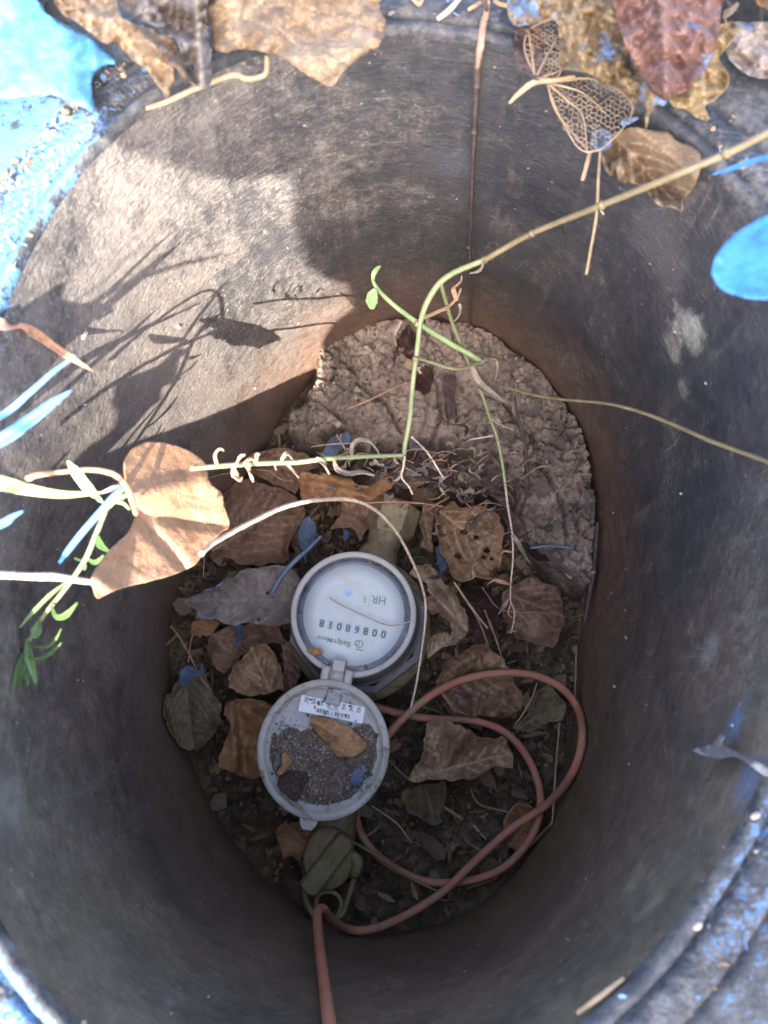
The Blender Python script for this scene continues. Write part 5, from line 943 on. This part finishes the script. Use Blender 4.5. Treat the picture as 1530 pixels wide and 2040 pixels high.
blade([(1418,348,.03),(1445,340,.035),(1500,322,.045),(1560,305,.055),(1650,280,.06)],[3,13,18,18,16],'blueblade','slim blue painted blade at the right edge below the olive vine', sc=.00017)
plant = empty('young_plant', tuple(pt(45, 1345, -.08))); tag(plant, 'green young plant with narrow leaves hanging on the left wall below the heart leaf', 'plant')
T('stem', [(262,985,-.035),(240,990,-.04),(212,1015,-.045),(195,1055,-.05),(172,1110,-.055),(150,1145,-.06),(120,1185,-.066),(88,1225,-.072),(62,1268,-.078),(50,1300,-.08),(45,1340,-.085)], [.0011,.0013,.0012,.0011,.0009], 'stemgreen', '', n=80, parent=plant, rough=.03)
for p, w_, m_ in [([(135,918,-.03),(148,935,-.035),(172,968,-.04),(206,1003,-.045)],[5,20,20,4],'limegreen'),([(214,1002,-.045),(235,996,-.042),(255,985,-.04)],[4,12,4],'limegreen'),([(225,1000,-.044),(245,1003,-.04),(258,1015,-.04)],[3,7,3],'limegreen'),([(218,995,-.044),(235,982,-.04),(250,978,-.04)],[3,8,3],'limegreen'),
    ([(192,1062,-.05),(200,1085,-.05),(216,1098,-.05)],[5,15,5],'greyleaf'),([(148,1112,-.055),(165,1118,-.056),(175,1115,-.056)],[3,6,3],'leafgreen'),([(172,1112,-.056),(190,1120,-.054),(207,1106,-.052)],[4,10,4],'leafgreen'),([(166,1115,-.056),(168,1128,-.056),(169,1136,-.056)],[3,10,3],'leafgreen'),
    ([(132,1160,-.062),(100,1185,-.062),(65,1220,-.062),(38,1252,-.062)],[4,9,8,2],'leafgreen'),([(102,1205,-.066),(112,1228,-.064),(132,1225,-.062),(155,1200,-.06)],[5,10,14,3],'leafgreen'),([(78,1238,-.072),(72,1258,-.072),(70,1272,-.072)],[8,24,8],'leafgreen'),([(62,1288,-.075),(95,1288,-.072),(112,1272,-.07),(122,1252,-.068)],[3,6,6,2],'leafgreen'),
    ([(55,1310,-.078),(80,1312,-.076),(105,1298,-.072),(123,1280,-.07)],[3,7,8,2],'leafgreen'),([(46,1300,-.08),(35,1335,-.08),(25,1382,-.08)],[5,12,3],'leafgreen'),([(54,1270,-.078),(58,1310,-.078),(72,1362,-.08)],[6,22,5],'leafgreen'),([(48,1305,-.08),(52,1335,-.08),(56,1366,-.08)],[6,16,3],'leafgreen'),([(46,1320,-.08),(42,1350,-.08),(36,1380,-.08)],[4,10,3],'leafgreen')]:
    o = blade(p, w_, {'greyleaf': 'leafgreen'}.get(m_, m_), par=plant, name='leaf', sc=.00024)
# leaves and grass standing left of the frame: the photograph shows only their shadows on the wall
SN = np.array(SV)
shm = lambda t: (lambda x, y: wallhit(x, y, 0)+SN*t)
L1('dead_leaf', [(-30,640),(0,622),(60,600),(128,560),(118,592),(150,603),(192,600),(228,618),(185,640),(165,665),(130,690),(95,740),(60,775),(10,800),(-30,805)], 0, 'dead leaf caught in the grass left of the box', m=M['brown'], step=12, mp=shm(.20))
L1('dead_leaf', [(150,915),(190,880),(228,850),(236,820),(226,798),(230,770),(245,752),(268,745),(300,735),(330,715),(345,700),(378,694),(362,712),(352,735),(345,762),(318,775),(322,795),(295,815),(265,850),(230,880),(180,930)], 0, 'brown leaf hanging over the left rim beside the vine', m=M['brown'], step=10, mp=shm(.38))
for pts, wd, t, lb in (([(460,506),(400,518),(350,530),(290,548),(240,570),(170,612),(90,650)],[2,9,12,13,14,12,10],.50,'tall grass strand left of the box bending toward the pit'),([(352,480),(300,525),(240,572),(180,600)],[2,4,5,5],.42,'thin grass strand left of the box, shorter one'),([(340,432),(270,500),(200,565),(120,620)],[2,3,4,4],.42,'thin grass strand left of the box, longer one'),([(312,608),(240,665),(170,715),(60,830)],[2,3,3,3],.42,'hair-thin grass strand left of the box')):
    o = mk('grass_strand', *ribbon([wallhit(x, y, 0)+SN*(t+.02*i/len(pts)) for i, (x, y) in enumerate(pts)], [w_*.00027 for w_ in wd], cup=.2, twist=.2, side=SN), M['greenblade']); solid(o, .00025); tag(o, lb, 'grass')
# grey shrivelled leaf on the right wall
L1('shrivelled_leaf', [(1378,1494),(1390,1489),(1405,1487),(1422,1478),(1436,1463),(1444,1470),(1440,1482),(1470,1497),(1500,1515),(1530,1528),(1570,1540),(1570,1560),(1525,1545),(1490,1520),(1462,1508),(1430,1510),(1400,1505)], -.05, 'pale grey shrivelled leaf with two points on the right wall', m=M['straw'] if False else M['greyed'], amp=.004, step=4, off=.007, fold=[((1440,1470),(1570,1550),.005,10)])
SL = {(1505,1625): 'pale seed on the rim below the shrivelled grey leaf', (1390,1845): 'pale seed low on the near right of the rim', (355,650): 'pale seed on the sunlit wall beside the heart leaf shadow', (168,668): 'pale seed on the left wall near the dry grass tip', (1345,660): 'tiny seed in the pale smear on the right wall'}
for x, y, r in ((1505,1625,.0012),(1390,1845,.0012),(355,650,.0013),(168,668,.0016),(1345,660,.0008)):
    p = wallhit(x, y, .0006) if (x, y) != (1505,1625) else at0(x, y, .001); V, F = lathe(p, [(.0001,r),(r*.8,r*.6),(r,0),(r*.8,-r*.6),(.0001,-r)], 10, sx=1.7, rot=random.random()*3)
    tag(mk('seed', V, F, M['paletwig']), SL[(x, y)], 'seed', group='seeds stuck on the barrel')
# ================================================================== THE PHOTOGRAPHER (stands behind the camera and shades the pit)
def skinbody(name, joints, edges, m, par, sub=2):
    me = bpy.data.meshes.new(name); me.from_pydata([Vector(j[:3])+Vector((-.08, -.115, 0)) for j in joints], edges, []); o = bpy.data.objects.new(name, me); COL.objects.link(o)
    o.modifiers.new('skin', 'SKIN'); sv = me.skin_vertices[0].data if me.skin_vertices else None
    if sv is None:
        bm = bmesh.new(); bm.from_mesh(me); bm.verts.layers.skin.verify(); bm.to_mesh(me); bm.free(); sv = me.skin_vertices[0].data
    for i, j in enumerate(joints): r = j[3] if isinstance(j[3], tuple) else (j[3], j[3]); sv[i].radius = r; sv[i].use_root = i == 0
    s = o.modifiers.new('sub', 'SUBSURF'); s.levels = sub; s.render_levels = sub
    dg = bpy.context.evaluated_depsgraph_get(); dg.update(); me2 = bpy.data.meshes.new_from_object(o.evaluated_get(dg)); bpy.data.objects.remove(o)
    V = np.array([v.co[:] for v in me2.vertices]); F = [list(p.vertices) for p in me2.polygons]; bpy.data.meshes.remove(me2); return mk(name, V, F, m, par)
M['skin'] = plain('skin', (.42,.26,.19), (.50,.32,.24), 30, .5, .0003); M['denim'] = plain('blue_denim', (.05,.07,.12), (.09,.12,.18), 90, .8, .0006)
M['jacket'] = plain('dark_jacket_cloth', (.045,.05,.055), (.07,.075,.08), 60, .85, .0008); M['hair'] = plain('dark_hair', (.02,.014,.01), (.05,.035,.025), 200, .6, .001, stretch=(1, 1, .1)); M['boot'] = plain('brown_boot_leather', (.10,.06,.035), (.16,.10,.06), 60, .55, .0006)
per = empty('person', (.14, -.81, -.008)); tag(per, 'person in dark jacket and jeans crouching over the near side of the pit', 'person')
skinbody('trousers', [(.22,-.80,.26,(.15,.13)),(.12,-.72,.33,.095),(.085,-.47,.50,.072),(.08,-.56,.28,.062),(.08,-.62,.09,.052),(.32,-.72,.33,.095),(.37,-.47,.50,.072),(.375,-.56,.28,.062),(.375,-.62,.09,.052)], [(0,1),(1,2),(2,3),(3,4),(0,5),(5,6),(6,7),(7,8)], M['denim'], per)
skinbody('jacket', [(.22,-.78,.40,(.15,.14)),(.22,-.68,.60,(.16,.13)),(.21,-.60,.80,(.19,.12)),(.19,-.56,.88,(.10,.08)),(.09,-.56,.83,.075),(.072,-.52,.64,.055),(.085,-.42,.56,.042),(.35,-.56,.83,.075),(.42,-.52,.66,.055),(.37,-.42,.56,.042)], [(0,1),(1,2),(2,3),(2,4),(4,5),(5,6),(2,7),(7,8),(8,9)], M['jacket'], per)
body = skinbody('body', [(.15,-.55,.83,.060),(.09,-.51,.825,.060),(.030,-.475,.815,(.10,.105)),(.015,-.44,.80,(.10,.105)),(.01,-.39,.765,(.065,.065))], [(0,1),(1,2),(2,3),(3,4)], M['skin'], per)
skinbody('hair', [(.04,-.50,.845,(.105,.105)),(.015,-.45,.845,(.112,.112))], [(0,1)], M['hair'], per)
for s, (hx0, hy0, hz0) in ((-1, (.085,-.42,.56)), (1, (.37,-.42,.56))):
    J = [(hx0, hy0, hz0, .026), (hx0, hy0+.05, hz0-.012, (.034,.016))]; E_ = [(0, 1)]
    for q in range(4): 
        b = len(J); u = hx0+(q-1.5)*.019; J += [(u, hy0+.085, hz0-.030, .0095), (u, hy0+.105-.004*abs(q-1.3), hz0-.055, .0085), (u, hy0+.108-.004*abs(q-1.3), hz0-.078, .0075)]; E_ += [(1, b), (b, b+1), (b+1, b+2)]
    b = len(J); J += [(hx0-s*.042, hy0+.045, hz0-.03, .011), (hx0-s*.055, hy0+.065, hz0-.055, .009)]; E_ += [(1, b), (b, b+1)]
    skinbody('hand', J, E_, M['skin'], per)
for x in (.08, .375):
    skinbody('boot', [(x,-.63,.10,.058),(x,-.63,.035,(.048,.04)),(x,-.54,.03,(.048,.034)),(x,-.47,.022,(.042,.026))], [(0,1),(1,2),(2,3)], M['boot'], per)
